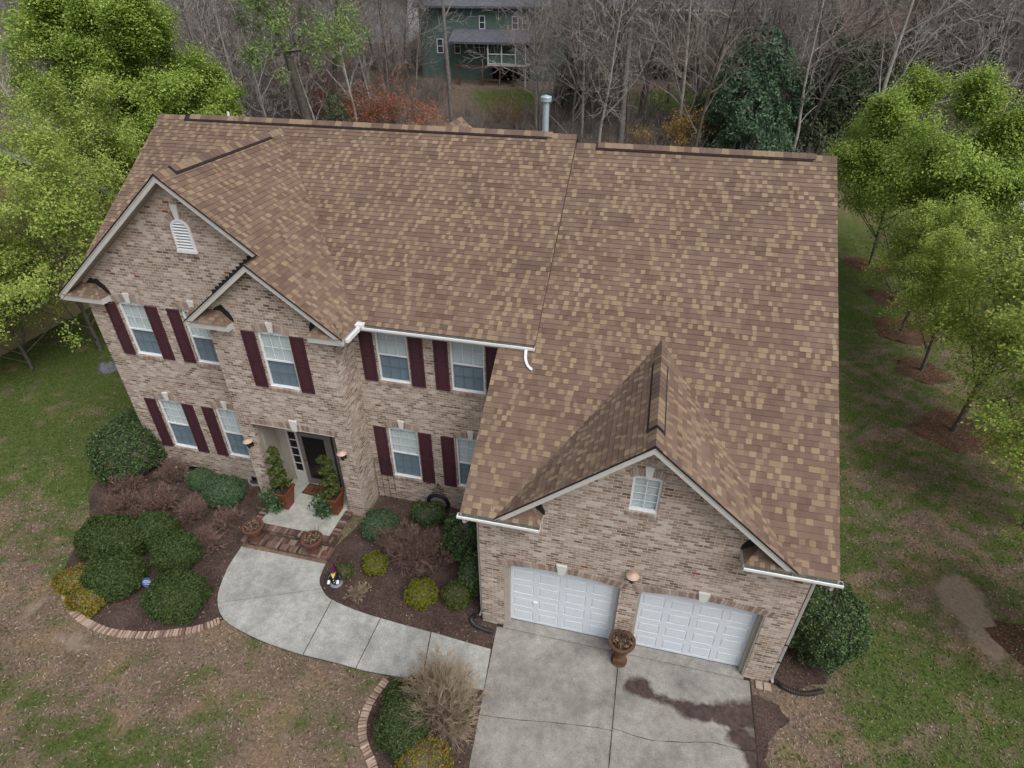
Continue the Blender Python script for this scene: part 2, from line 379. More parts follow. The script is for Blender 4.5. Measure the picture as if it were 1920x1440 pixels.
def lawn():
    m, nt, b = new_mat('lawn'); co = objco(nt)
    at = N(nt, 'ShaderNodeAttribute', attribute_name='cover'); sp = N(nt, 'ShaderNodeSeparateColor'); nt.links.new(at.outputs['Color'], sp.inputs[0])
    fine = noise(nt, co, 9, 6, .75); med = noise(nt, co, 1.1, 5, .7)
    g = math_(nt, 'ADD', sp.outputs[0], math_(nt, 'ADD', math_(nt, 'MULTIPLY', math_(nt, 'SUBTRACT', med, .5), .5), math_(nt, 'MULTIPLY', math_(nt, 'SUBTRACT', fine, .5), .9)))
    mr = N(nt, 'ShaderNodeMapRange'); mr.inputs[1].default_value = .26; mr.inputs[2].default_value = .8; nt.links.new(g, mr.inputs[0])
    dry = ramp(nt, noise(nt, co, 13, 8, .85), [(.3, (0.0534, 0.0379, 0.0297)), (.45, (0.142, 0.101, 0.076)), (.58, (0.237, 0.178, 0.137)), (.75, (0.427, 0.345, 0.267))])
    dry = mix(nt, 1.0, dry, ramp(nt, noise(nt, co, .7, 4), [(.3, (.72, .66, .64)), (.5, (1, 1, 1)), (.72, (1.3, 1.22, .95))]), 'MULTIPLY')
    grn = ramp(nt, noise(nt, co, 12, 8, .85), [(.3, (0.023, 0.0391, 0.0103)), (.5, (0.0713, 0.103, 0.0264)), (.7, (0.161, 0.184, 0.0575))])
    c = mix(nt, mr.outputs[0], dry, grn)
    wd = ramp(nt, noise(nt, co, 5, 8, .85), [(.3, (0.0552, 0.0442, 0.0359)), (.5, (0.145, 0.11, 0.0883)), (.72, (0.331, 0.256, 0.206))])
    k = math_(nt, 'ADD', sp.outputs[1], math_(nt, 'MULTIPLY', math_(nt, 'SUBTRACT', med, .5), .7))
    mk = N(nt, 'ShaderNodeMapRange'); mk.inputs[1].default_value = .4; mk.inputs[2].default_value = .6; nt.links.new(k, mk.inputs[0])
    c = mix(nt, mk.outputs[0], c, wd)
    k = math_(nt, 'ADD', sp.outputs[2], math_(nt, 'MULTIPLY', math_(nt, 'SUBTRACT', med, .5), 1.5))
    mk = N(nt, 'ShaderNodeMapRange'); mk.inputs[1].default_value = .42; mk.inputs[2].default_value = .7; nt.links.new(k, mk.inputs[0])
    c = mix(nt, mk.outputs[0], c, ramp(nt, fine, [(.3, (.2, .155, .115)), (.7, (.33, .26, .2))]))
    nt.links.new(c, b.inputs['Base Color']); b.inputs['Roughness'].default_value = .95; b.inputs['Specular IOR Level'].default_value = .1
    bump(nt, b, fine, .8, .05); return m
MT['lawn'] = lawn()

# ------------------------------------------------------------------ ground
rng = random.Random(7)
def axis(lo, a, b, hi, fine, coarse):
    l = []; v = lo
    while v < a: l.append(v); v += coarse
    v = a
    while v < b: l.append(v); v += fine
    v = b
    while v <= hi: l.append(v); v += coarse
    return np.array(l)
gx = axis(-320, -28, 24, 322, .22, 6.); gy = axis(-60, -8, 34, 420, .22, 4.)
def blob(x, y, cx, cy, rx, ry): return np.exp(-(((x-cx)/rx)**2+((y-cy)/ry)**2))
_w = np.random.default_rng(3); _WV = [(_w.uniform(.5, 13), _w.uniform(0, 6.283), _w.uniform(0, 6.283)) for _ in range(46)]
def fnoise(x, y):
    r = 0*x
    for k, a, p in _WV: r = r+np.sin(k*(x*math.cos(a)+y*math.sin(a))+p+.8*np.sin(.7*k*(y*math.cos(a)-x*math.sin(a))+2*p))/k**.35
    return r/3.4
def greenness(x, y):
    g = .33 + .26*fnoise(x, y)
    g = g + .55*S((-12.3-x)/2.5)*S((y+.6)/2.5)                        # rich lawn left of the house
    g = g - .14*blob(x, y, -7, -4, 6, 3) - .1*blob(x, y, -14, -2, 2.5, 3)
    for cx, cy, rx, ry, k in ((-5.6, -4.5, 1.6, .75, .36), (-8.0, -5.0, 1.8, .7, .34), (-9.6, -4.3, 1.2, .6, .3), (-6.6, -5.6, 1.6, .5, .3), (-3.3, -3.6, .8, .6, .2), (-13.5, .2, 1.6, 1.6, .35), (-11.2, -4.6, 1.2, .5, .22),
                              (13, 28, 3, 6, .42), (12.5, 21, 3, 2.5, .3), (10.2, 14.5, 1.4, 1.5, .2), (9.3, 17, 1.2, 3, .3), (12, 0, 3.5, 2, .25), (10.5, -2.2, 2.5, 1, .25), (9.6, 6, 1.2, 3, .1), (9, 9, .8, 6, .08)):
        g = g + k*blob(x, y, cx, cy, rx, ry)
    g = g + .27*S((x-8)/2) + .1*S((y-20)/10) - .25*blob(x, y, 8.2, -.9, 1.4, 1.2) - .15*blob(x, y, 13.5, 5, 2.5, 4)
    g = g + .55*S((y-44)/5)
    return np.clip(g, 0, 1)
def woodsness(x, y):
    wv = S((y-36-.25*np.abs(x+4)*0)/8)*(1-.95*blob(x, y, -13, 56.5, 7, 3.2))*(1-.95*blob(x, y, 5, 58, 7, 5))*(1-.6*blob(x, y, -5, 66, 4, 5))
    wv = np.maximum(wv, .9*S((-24-x)/4)*S((y-22)/6)); wv = np.maximum(wv, .75*S((x-20)/4)*S((y-14)/10)*(1-S((y-30)/8)*0))
    return wv
def barren(x, y):
    return 1.15*blob(x, y, 12.9, 3.7, .72, 1.05)+.8*blob(x, y, 13.05, 2.4, .35, .6)+.75*blob(x, y, -10.2, -3.1, 1.6, .35)+.55*blob(x, y, -12.2, -2.4, .35, .8)+.5*blob(x, y, -7.6, -2.6, 1, .3)+.35*blob(x, y, -1.6, -.35, .9, .3)
GX, GY = np.meshgrid(gx, gy); GZ = gz(GX, GY)
nxg, nyg = len(gx), len(gy)
V = np.stack([GX, GY, GZ], -1).reshape(-1, 3)
i = (np.arange(nyg-1)[:, None]*nxg+np.arange(nxg-1)[None]).ravel()
b = MB(); b.add(V, np.stack([i, i+1, i+1+nxg, i+nxg], 1))
ground = b.build('lawn', MT['lawn'], None, smooth=True, uv=False); tag(ground, kind='structure')
cv = ground.data.color_attributes.new('cover', 'FLOAT_COLOR', 'POINT')
cc = np.stack([greenness(GX, GY), woodsness(GX, GY), barren(GX, GY), np.ones_like(GX)], -1).reshape(-1, 4)
cv.data.foreach_set('color', cc.astype(np.float32).ravel())

# beds, walk, drive ------------------------------------------------
edge1 = smooth_path([(-12.3, -1.35), (-12.05, -1.65), (-11.41, -2.14), (-10.68, -2.48), (-9.66, -2.65), (-8.75, -2.55), (-7.83, -2.26), (-7.24, -1.96), (-6.87, -1.62)])
edge2 = smooth_path([(-1.85, -2.12), (-2.0, -2.65), (-2.0, -3.17), (-1.8, -3.61), (-1.35, -4.07), (-.9, -4.7)])
walk_o = smooth_path([(-7.88, .72), (-7.8, -.05), (-7.55, -.85), (-7.24, -1.31), (-6.79, -1.64), (-6.15, -1.83), (-5.34, -1.97), (-4.21, -2.05), (-3.17, -2.06), (-2.27, -2.07), (-1.0, -1.98), (.56, -1.85)], 4)
walk_i = smooth_path([(-5.04, .72), (-4.92, .15), (-4.63, -.16), (-4.27, -.36), (-3.5, -.5), (-2.71, -.58), (-.78, -.68), (.45, -.76)], 4)
bed_l = resample([(-12.4, -1.3), (-12.75, -.6), (-13.2, .5), (-14.2, 1.6), (-14.0, 2.6), (-13.2, 3.25), (-8.2, 3.25), (-7.86, 2.5), (-7.86, .8)], .35, jit=.05, rng=rng)
for nm, pl in (('left', [(x, y) for x, y in walk_o if x < -6.7 and y < .75][:]+edge1[::-1]+bed_l),):
    sheet('mulch_bed', pl, .2, lambda x, y: float(gz(x, y))+.02+.02*math.sin(7*x)*math.cos(6*y), MT['mulch'])
sheet('mulch_bed', [(-5.0, 1.3), (-4.5, 2.6), (-4.5, 3.6), (.05, 3.6), (.05, 0), (.42, -.04), (.43, -.74)]+walk_i[::-1], .2, lambda x, y: float(gz(x, y))+.02+.015*math.sin(7*x)*math.cos(6*y), MT['mulch'])
sheet('mulch_bed', edge2+[(.75, -4.7), (.6, -1.9)]+[p for p in walk_o[::-1] if p[0] > -1.85], .2, lambda x, y: float(gz(x, y))+.02, MT['mulch'])
mud = resample([(6.85, -.45), (7.05, -.4), (7.5, -.55), (7.7, -.85), (7.4, -1.15), (7.15, -1.5), (7.05, -2.2), (6.95, -3), (6.85, -2)], .12, True, .05, rng)
sheet('mulch_bed', mud, .2, lambda x, y: float(gz(x, y))+.008, MT['mulch'])
b1 = resample([(7.35, .0), (8.0, -.05), (8.7, .3), (9.0, .9), (8.9, 1.8), (8.2, 2.6), (7.35, 2.5)], .3, True, .08, rng)
sheet('mulch_bed', b1, .25, lambda x, y: float(gz(x, y))+.012, MT['mulch'])
TREE_R = [(16.3, 29.0), (16.4, 24.3), (15.8, 20.5), (15.6, 16.7), (15.4, 12.2), (16.0, 7.2), (14.7, 2.4)]
for k, (tx, ty) in enumerate(TREE_R):
    rr = [1.35, 1.3, 1.35, 1.05, 1.35, 1.2, 1.3][k]
    if k == 5: continue
    pl = [(tx+rr*(1+.18*math.sin(3*a+k)+rng.uniform(-.12, .12))*math.cos(a)*1.05, ty+rr*(1+.15*math.cos(2*a+k)+rng.uniform(-.1, .1))*math.sin(a)*.95) for a in [2*math.pi*i/34 for i in range(34)]]
    sheet('mulch_ring', pl, .3, lambda x, y: float(gz(x, y))+.012, MT['straw'])

def stain_attr(o, f):
    me = o.data; n = len(me.vertices); co = np.empty(n*3, np.float32); me.vertices.foreach_get('co', co); co = co.reshape(-1, 3)
    a = me.color_attributes.new('stain', 'FLOAT_COLOR', 'POINT'); r, g = f(co[:, 0], co[:, 1])
    a.data.foreach_set('color', np.stack([r, g, 0*r, 0*r+1], -1).astype(np.float32).ravel())
def capsule(x, y, ax, ay, bx, by, r):
    t = np.clip(((x-ax)*(bx-ax)+(y-ay)*(by-ay))/((bx-ax)**2+(by-ay)**2), 0, 1)
    return np.clip(1.25-np.hypot(x-ax-t*(bx-ax), y-ay-t*(by-ay))/r, 0, 1)
def drive_stain(x, y):
    s = np.maximum.reduce([capsule(x, y, 4.05, -.9, 4.3, -.82, .3), capsule(x, y, 4.25, -.98, 4.45, -1.0, .2), .8*capsule(x, y, 4.5, -1.03, 5.3, -1.12, .2), capsule(x, y, 5.3, -1.15, 5.8, -1.22, .3), capsule(x, y, 5.7, -1.12, 6.2, -1.05, .26), capsule(x, y, 6.2, -1.15, 6.95, -.9, .5), capsule(x, y, 6.45, -1.5, 6.95, -1.7, .36), capsule(x, y, 6.75, -1.9, 6.95, -3, .2)])
    s = s-.55*blob(x, y, 6.05, -1.42, .3, .1)
    g = .5*blob(x, y, 1.5, -4, .28, 3)+.5*blob(x, y, 2.9, -4, .28, 3)+.45*blob(x, y, 4.6, -4, .28, 2.6)+.5*np.exp(-((x-3.67)/.1)**2)+.5*np.exp(-((y+.12)/.1)**2)+.5*blob(x, y, 2.2, -2.7, .5, 1.2)+.55*blob(x, y, 1.4, -1.2, 1.0, .5)+.5*blob(x, y, 2.9, -1.6, .45, .5)+.4*blob(x, y, 5.6, -2.9, .8, 1)+.5*blob(x, y, 3.6, -.6, .6, .35)+.3*blob(x, y, 1.0, -.5, .6, .3)
    return s, g
drv = empty('driveway', (0, 0, 0)); drv['kind'] = 'structure'
zf0 = lambda x, y: .0
for pl in ([(.42, -.09), (3.655, -.09), (3.67, -2.06), (3.35, -2.07), (3.0, -2.11), (2.3, -2.2), (1.5, -2.33), (.9, -2.4), (.60, -2.42)],
           [(.605, -2.435), (.9, -2.415), (1.5, -2.345), (2.3, -2.215), (3.0, -2.125), (3.35, -2.085), (3.67, -2.075), (3.70, -6.5), (.95, -6.5)],
           [(3.675, -.09), (6.86, -.09), (6.86, -.75), (6.87, -1.74), (6.6, -1.79), (5.9, -1.78), (5.3, -1.93), (4.6, -2.06), (4.2, -2.05), (3.69, -2.0)],
           [(3.69, -2.015), (4.2, -2.065), (4.6, -2.075), (5.3, -1.945), (5.9, -1.795), (6.6, -1.805), (6.87, -1.755), (6.8, -3), (6.75, -6.5), (3.72, -6.5)]):
    pl2 = resample(pl, .12, True, .004, rng)
    o = sheet('slab', pl2, .1, zf0, MT['drive'], drv, thick=.03); stain_attr(o, drive_stain)
def drive_h(x, y): return .03
bb = MB()
bb.box(.58, 3.47, -.078, .3, -.05, .036); bb.box(3.87, 6.73, -.078, .3, -.05, .036); bb.box(3.49, 3.85, -.078, -.005, -.05, .036)
stain_attr(bb.build('apron', MT['drive'], drv, bevel=.004), lambda x, y: (0*x, 0*x+.15))
sheet('soil_bed', [(.4, -6.4), (6.9, -6.4), (6.9, .0), (.4, .0)], .5, lambda x, y: .012, MT['soil'])
wk = empty('walkway', (0, 0, 0)); wk['kind'] = 'structure'
def near(pts, x, y): return min(range(len(pts)), key=lambda i: (pts[i][0]-x)**2+(pts[i][1]-y)**2)
joints = [((-7.33, -1.15), (-4.73, -.06)), ((-4.24, -2.05), (-4.24, -.37)), ((-2.7, -2.07), (-2.7, -.58)), ((-1.0, -1.98), (-1.03, -.67))]
lo, li = 0, 0
sheet('soil_bed', walk_o+walk_i[::-1], .5, lambda x, y: .016+float(gz(x, y))*.3, MT['soil'])
for (a, c) in joints+[(walk_o[-1], walk_i[-1])]:
    jo, ji = near(walk_o, *a), near(walk_i, *c)
    pl = walk_o[lo:jo+1]+walk_i[li:ji+1][::-1]
    cx = sum(p[0] for p in pl)/len(pl); cy = sum(p[1] for p in pl)/len(pl)
    L = [math.hypot(p[0]-cx, p[1]-cy) for p in pl]
    pl = [(p[0]+(cx-p[0])*.017/l, p[1]+(cy-p[1])*.017/l) for p, l in zip(pl, L)]
    o = sheet('slab', pl, .12, lambda x, y: float(gz(x, y))*.0, MT['walk'], wk, thick=.04)
    stain_attr(o, lambda x, y: (0*x, .45*blob(x, y, -6.9, -.6, .5, 1)+.35*blob(x, y, -3.3, -1.1, .5, .5)+.35*blob(x, y, -.5, -1.3, .8, .5)+.25*blob(x, y, -5, -1.6, 1, .3)))
    lo, li = jo, ji

# brick edging: one course of bricks laid crosswise on each bed edge
def edging(path, label):
    P = resample(path, .02); L = [0]
    for p, q in zip(P[:-1], P[1:]): L.append(L[-1]+math.hypot(q[0]-p[0], q[1]-p[1]))
    b = MB(); s = .05; t = 0
    while s < L[-1]-.05:
        while L[t] < s: t += 1
        p = P[t]; q = P[min(t+3, len(P)-1)]; d = Vector((q[0]-p[0], q[1]-p[1], 0)).normalized(); n = Vector((-d.y, d.x, 0))
        a = rng.uniform(-.05, .05); d2 = (d+n*a).normalized(); n2 = Vector((-d2.y, d2.x, 0)); c = Vector((p[0], p[1], float(gz(p[0], p[1]))+.05+rng.uniform(-.008, .008)))
        w2, l2 = .031, .098+rng.uniform(-.004, .004)
        pts = [tuple(c+d2*(i*w2)+n2*(j*l2)) for i, j in ((-1, -1), (1, -1), (1, 1), (-1, 1))]
        b.prism(pts, (0, 0, -.09)); s += .078
    o = b.build('brick_edging', MT['paver'], None, bevel=.006); tag(o, label, 'edging')
edging(edge1, 'long curved row of tan bricks edging the clipped shrub bed beside the front lawn')
edging(edge2, 'short curved row of tan bricks edging the twiggy shrub bed by the driveway')

# ------------------------------------------------------------------ the house
H = empty('brick_house', (0, 0, 0), 'two-storey tan brick house with brown shingle roof and burgundy shutters', 'house')
XL, XK, XR = -13.3, .637, 7.611
YE, ZE, YRI, ZRI, YBK = 3.146, 6.909, 8.728, 10.709, 14.31
GXL, GYE, GZE, GZR = -.291, -.404, 4.472, 10.485
mS = (ZRI-ZE)/(YRI-YE); gS = (GZR-GZE)/(YRI-GYE)
LX, LXR, LZ, LY = -8.706, -4.112, 10.528, 2.849
lS = (LZ-ZE)/(LXR-LX)
BX, BXL, BY = -6.387, -8.662, 2.269; BZ = ZE+lS*(LXR-BX)
KX, KH, KZ = 3.664, 3.157, 7.156; kS = (KZ-GZE)/KH
def zm(y): return ZE+mS*(y-YE)
def zg(y): return GZE+gS*(y-GYE)

# walls with openings ------------------------------------------------
def wall(b, axis_, at, outline, holes=(), depth=.12, sgn=1):
    """brick wall sheet; outline convex in (t,z); axis_ 'y': wall in plane y=at, 'x': plane x=at"""
    P = (lambda t, z, d=0: (t, at+d, z)) if axis_ == 'y' else (lambda t, z, d=0: (at+d, t, z))
    ts = sorted({min(p[0] for p in outline), max(p[0] for p in outline), *[h[0] for h in holes], *[h[1] for h in holes]})
    zs = sorted({min(p[1] for p in outline), max(p[1] for p in outline), *[h[2] for h in holes], *[h[3] for h in holes]})
    hp = halfplanes(outline)
    for t0, t1 in zip(ts[:-1], ts[1:]):
        for z0, z1 in zip(zs[:-1], zs[1:]):
            tc, zc = (t0+t1)/2, (z0+z1)/2
            if any(h[0] < tc < h[1] and h[2] < zc < h[3] for h in holes): continue
            c = clip([(t0, z0), (t1, z0), (t1, z1), (t0, z1)], hp)
            if c: b.poly([P(t, z) for t, z in (c if sgn > 0 else c[::-1])])
    for t0, t1, z0, z1 in holes:
        q = [(t0, z0), (t1, z0), (t1, z1), (t0, z1)]
        for i in range(4):
            a, c = q[i], q[(i+1) % 4]; b.quad(P(*a), P(*a, depth), P(*c, depth), P(*c))
wb = MB()
WU = 4.924                      # upper sill height
win_main = [(-3.906, -2.967, WU, 6.64), (-1.756, -.799, WU, 6.64), (-3.906, -2.967, 1.281, 3.2), (-1.756, -.799, 1.281, 3.2)]
win_left = [(-11.734, -10.843, WU, 6.649), (-9.608, -8.717, WU, 6.649), (-11.734, -10.843, 1.281, 3.2), (-9.608, -8.717, 1.281, 3.2)]
win_bay = [(-6.779, -5.843, WU, 6.649)]
win_gar = [(3.36, 3.96, 5.03, 5.97)]
arch_up = .09
hol = lambda L: [(a, b_, c, d+arch_up) for a, b_, c, d in L]
wall(wb, 'y', 3.55, [(-4.575, -.3), (.3, -.3), (.3, 6.95), (-4.575, 6.95)], hol(win_main))
zt = lambda x: ZE+lS*(x-(2*LX-LXR))-.13
wall(wb, 'y', 3.182, [(-12.794, -.3), (-8.25, -.3), (-8.25, 6.75), (-12.794, 6.75)], hol(win_left))
wall(wb, 'y', 3.182, [(-12.794, 6.75), (-4.3, 6.75), (-4.3, ZE-.1), (LX, LZ-.14), (-12.794, zt(-12.794))])
wall(wb, 'y', 2.545, [(-8.248, -.3), (-4.575, -.3), (-4.575, ZE+lS*(LXR+4.575)-.13), (BX, BZ-.14), (-8.248, ZE+lS*(-8.248-BXL)-.13)], hol(win_bay)+[(-7.8, -5.1, .38, 3.45)], depth=.14)
wall(wb, 'y', 0, [(0, -.3), (7.32, -.3), (7.32, 4.3), (0, 4.3)], [(.6, 3.45, -.3, 2.66), (3.89, 6.71, -.3, 2.66)], depth=.2)
wall(wb, 'y', 0, [(KX-(KZ-.1-4.3)/kS, 4.3), (KX+(KZ-.1-4.3)/kS, 4.3), (KX, KZ-.1)], [(3.36, 3.96, 5.03, 6.06)], depth=.12)
wall(wb, 'x', -4.575, [(2.545, -.3), (3.55, -.3), (3.55, 7.0), (2.545, 6.95)])
wall(wb, 'x', -8.248, [(2.545, -.3), (3.182, -.3), (3.182, 6.95), (2.545, 6.95)], sgn=-1)
wall(wb, 'x', 0, [(0, -.3), (3.55, -.3), (3.55, 6.6), (0, 4.6)], sgn=-1)
wall(wb, 'x', 7.32, [(0, -.3), (13.9, -.3), (13.9, 6.9), (YRI, GZR-.15), (0, 4.6)])
wall(wb, 'x', -12.794, [(3.182, -.3), (13.9, -.3), (13.9, 7.0), (YRI, ZRI-.15), (3.182, 6.75)], sgn=-1)
wall(wb, 'x', .55, [(3.5, 6.3), (YRI, 9.6), (YRI, ZRI-.1), (3.55, 7.1)])
wall(wb, 'y', 13.9, [(-12.794, -.3), (7.32, -.3), (7.32, 7.0), (-12.794, 7.0)], sgn=-1)
wb.build('brick_wall', MT['brick'], H)

# roof shingles ------------------------------------------------------
def shingles(b, O, ud, vd, polys, seed, expo=.143):
    """tabs laid course by course; O origin at the eave, ud along the eave, vd up the slope; polys convex regions in (u,v)"""
    rg = random.Random(seed); O = Vector(O); ud = Vector(ud).normalized(); vd = Vector(vd).normalized(); nn = ud.cross(vd)
    if nn.z < 0: nn = -nn
    HP = [halfplanes(p) for p in polys]
    allp = [p for P in polys for p in P]; u0, u1 = min(p[0] for p in allp), max(p[0] for p in allp); v0, v1 = min(p[1] for p in allp), max(p[1] for p in allp)
    if not hasattr(b, 'tones'): b.tones = []
    v = v0
    while v < v1:
        prev = False; run = rg.uniform(.1, .6); u = u0-rg.uniform(0, .3); jag = rg.uniform(-.002, .002)
        while u < u1:
            wd = rg.choice((.085, .105, .12, .14, .165, .12)); tan = rg.random() < (.08 if prev else .36); prev = tan
            if rg.random() < .35: run = rg.uniform(.08, .62)
            tone = rg.uniform(.72, 1) if tan else min(.66, max(0, run+rg.uniform(-.1, .1))); t = rg.choice((.011, .012, .013, .0145))
            q = [(u, v+jag), (u+wd, v+jag), (u+wd, v+expo+.012), (u, v+expo+.012)]
            for hp in HP:
                c4 = q if all(a*p[0]+bb*p[1] <= c for a, bb, c in hp for p in q) else clip(q, hp)
                if len(c4) < 3: continue
                lift = lambda p: t*(1-(p[1]-v)/(expo+.012))+.0012
                b.add([tuple(O+ud*p[0]+vd*p[1]+nn*lift(p)) for p in c4], [tuple(range(len(c4)))]); b.tones.append(tone)
                for i in range(len(c4)):
                    p, p2 = c4[i], c4[(i+1) % len(c4)]
                    if abs(p[1]-q[0][1]) < 1e-6 and abs(p2[1]-q[0][1]) < 1e-6:
                        EDG.add([tuple(O+ud*p[0]+vd*p[1]+nn*lift(p)), tuple(O+ud*p2[0]+vd*p2[1]+nn*lift(p2)), tuple(O+ud*p2[0]+vd*p2[1]-nn*.004), tuple(O+ud*p[0]+vd*p[1]-nn*.004)], [(0, 1, 2, 3)])
            u += wd
        v += expo
def set_tones(o, b): o.data.attributes.new('tone', 'FLOAT', 'FACE').data.foreach_set('value', np.array(b.tones, np.float32))
EDG = MB()
def L2(a, c): return math.hypot(a, c)
rf = MB()
sm = L2(YRI-YE, ZRI-ZE); sg = L2(YRI-GYE, GZR-GZE)
# front slopes, cut along the valleys where the gables stand in front of them
vM = (LZ-ZE)/mS*sm/(YRI-YE); vG = (KZ-GZE)/gS*sg/(YRI-GYE); c_ = .14
LXL = 2*LX-LXR
shingles(rf, (0, YE, ZE), (1, 0, 0), (0, YRI-YE, ZRI-ZE), [[(LXR-c_, 0), (XK, 0), (XK, sm), (LX, sm), (LX, vM-c_)], [(XL, 0), (LXL+c_, 0), (LX, vM-c_), (LX, sm), (XL, sm)]], 1)
shingles(rf, (0, GYE, GZE), (1, 0, 0), (0, YRI-GYE, GZR-GZE), [[(GXL, 0), (KX-KH+c_, 0), (KX, vG-c_), (KX, sg), (GXL, sg)], [(KX+KH-c_, 0), (XR, 0), (XR, sg), (KX, sg), (KX, vG-c_)]], 2)
sl_ = L2(LXR-LX, LZ-ZE); vB = sl_*(LXR-BX)/(LXR-LX); ylr = YE+(LZ-ZE)/mS
# right slope of the big gable with the bay roof in the same plane (u = y, v up the slope)
shingles(rf, (LXR, 0, ZE), (0, 1, 0), (LX-LXR, 0, LZ-ZE), [[(BY, 0), (YE+.12, 0), (YE+.1+(BZ-ZE)/mS, vB), (BY, vB)], [(LY, vB), (YE+.1+(BZ-ZE)/mS, vB), (ylr+.1, sl_), (LY, sl_)]], 3)
shingles(rf, (2*LX-LXR, 0, ZE), (0, 1, 0), (LXR-LX, 0, LZ-ZE), [[(LY, 0), (YE+.1, 0), (ylr+.1, sl_), (LY, sl_)]], 4)
shingles(rf, (BXL, 0, ZE), (0, 1, 0), (BX-BXL, 0, BZ-ZE), [[(BY, 0), (3.18, 0), (3.18, vB*.995), (BY, vB*.995)]], 5)
sk = L2(KH, KZ-GZE); yk = GYE+(KZ-GZE)/gS
shingles(rf, (KX-KH, 0, GZE), (0, 1, 0), (KH, 0, KZ-GZE), [[(GYE, 0), (GYE+.1, 0), (yk+.1, sk), (GYE, sk)]], 6)
shingles(rf, (KX+KH, 0, GZE), (0, 1, 0), (-KH, 0, KZ-GZE), [[(GYE, 0), (GYE+.1, 0), (yk+.1, sk), (GYE, sk)]], 7)
# rear gable whose peak shows over the ridge
RX, RZ, RS = -4.75, 9.99, .8
shingles(rf, (RX-3, 0, RZ-3*RS), (0, 1, 0), (1, 0, RS), [[(9.2, 0), (14.6, 0), (14.6, 3*L2(1, RS)), (9.2, 3*L2(1, RS))]], 8)
shingles(rf, (RX+3, 0, RZ-3*RS), (0, 1, 0), (-1, 0, RS), [[(9.2, 0), (14.6, 0), (14.6, 3*L2(1, RS)), (9.2, 3*L2(1, RS))]], 9)
roof = rf.build('roof', MT['shingle'], H); set_tones(roof, rf); EDG.build('shingle_edge', MT['edge'], roof)
# decks under the shingles and the rear slopes
dk = MB()
def slab(pts, t=.07):
    P = [Vector(p) for p in pts]; n = (P[1]-P[0]).cross(P[2]-P[0]).normalized(); n = n if n.z > 0 else -n
    dk.prism([tuple(p-n*.006) for p in P], tuple(n*-t))
for pl, O, vd in (([(LXR-c_, 0.01), (XK-.01, 0.01), (XK-.01, sm), (LX, sm), (LX, vM-c_)], (YE, ZE), ((YRI-YE)/sm, (ZRI-ZE)/sm)), ([(XL+.01, .01), (LXL+c_, .01), (LX, vM-c_), (LX, sm), (XL+.01, sm)], (YE, ZE), ((YRI-YE)/sm, (ZRI-ZE)/sm)),
                  ([(GXL+.01, .01), (KX-KH+c_, .01), (KX, vG-c_), (KX, sg), (GXL+.01, sg)], (GYE, GZE), ((YRI-GYE)/sg, (GZR-GZE)/sg)), ([(KX+KH-c_, .01), (XR-.01, .01), (XR-.01, sg), (KX, sg), (KX, vG-c_)], (GYE, GZE), ((YRI-GYE)/sg, (GZR-GZE)/sg))):
    slab([(u, O[0]+vd[0]*v, O[1]+vd[1]*v) for u, v in pl])
for x0, x1, xr, z0, z1, y0, ya, yb in ((LXR, None, LX, ZE, LZ, LY, YE+.05, ylr), (2*LX-LXR, None, LX, ZE, LZ, LY, YE+.05, ylr), (BXL, None, BX, ZE, BZ, BY, 3.17, 3.17), (KX-KH, None, KX, GZE, KZ, GYE, GYE+.05, yk), (KX+KH, None, KX, GZE, KZ, GYE, GYE+.05, yk)):
    slab([(x0, y0+.02, z0), (xr, y0+.02, z1), (xr, yb, z1), (x0, ya, z0)])
slab([(LXR-.01, BY+.02, ZE), (BX, BY+.02, BZ), (BX, LY+.3, BZ), (LXR-.01, YE, ZE)])
slab([(RX-3, 9.2, RZ-3*RS), (RX, 9.2, RZ), (RX, 14.6, RZ), (RX-3, 14.6, RZ-3*RS)]); slab([(RX+3, 9.2, RZ-3*RS), (RX, 9.2, RZ), (RX, 14.6, RZ), (RX+3, 14.6, RZ-3*RS)])
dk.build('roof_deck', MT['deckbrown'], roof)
br = MB()
br.quad((XL, YRI, ZRI), (XK, YRI, ZRI), (XK, YBK, ZE), (XL, YBK, ZE)); br.quad((XK, YRI, GZR), (XR, YRI, GZR), (XR, YBK, 6.8), (XK, YBK, 6.8))
br.build('rear_slope', MT['cap'], roof)

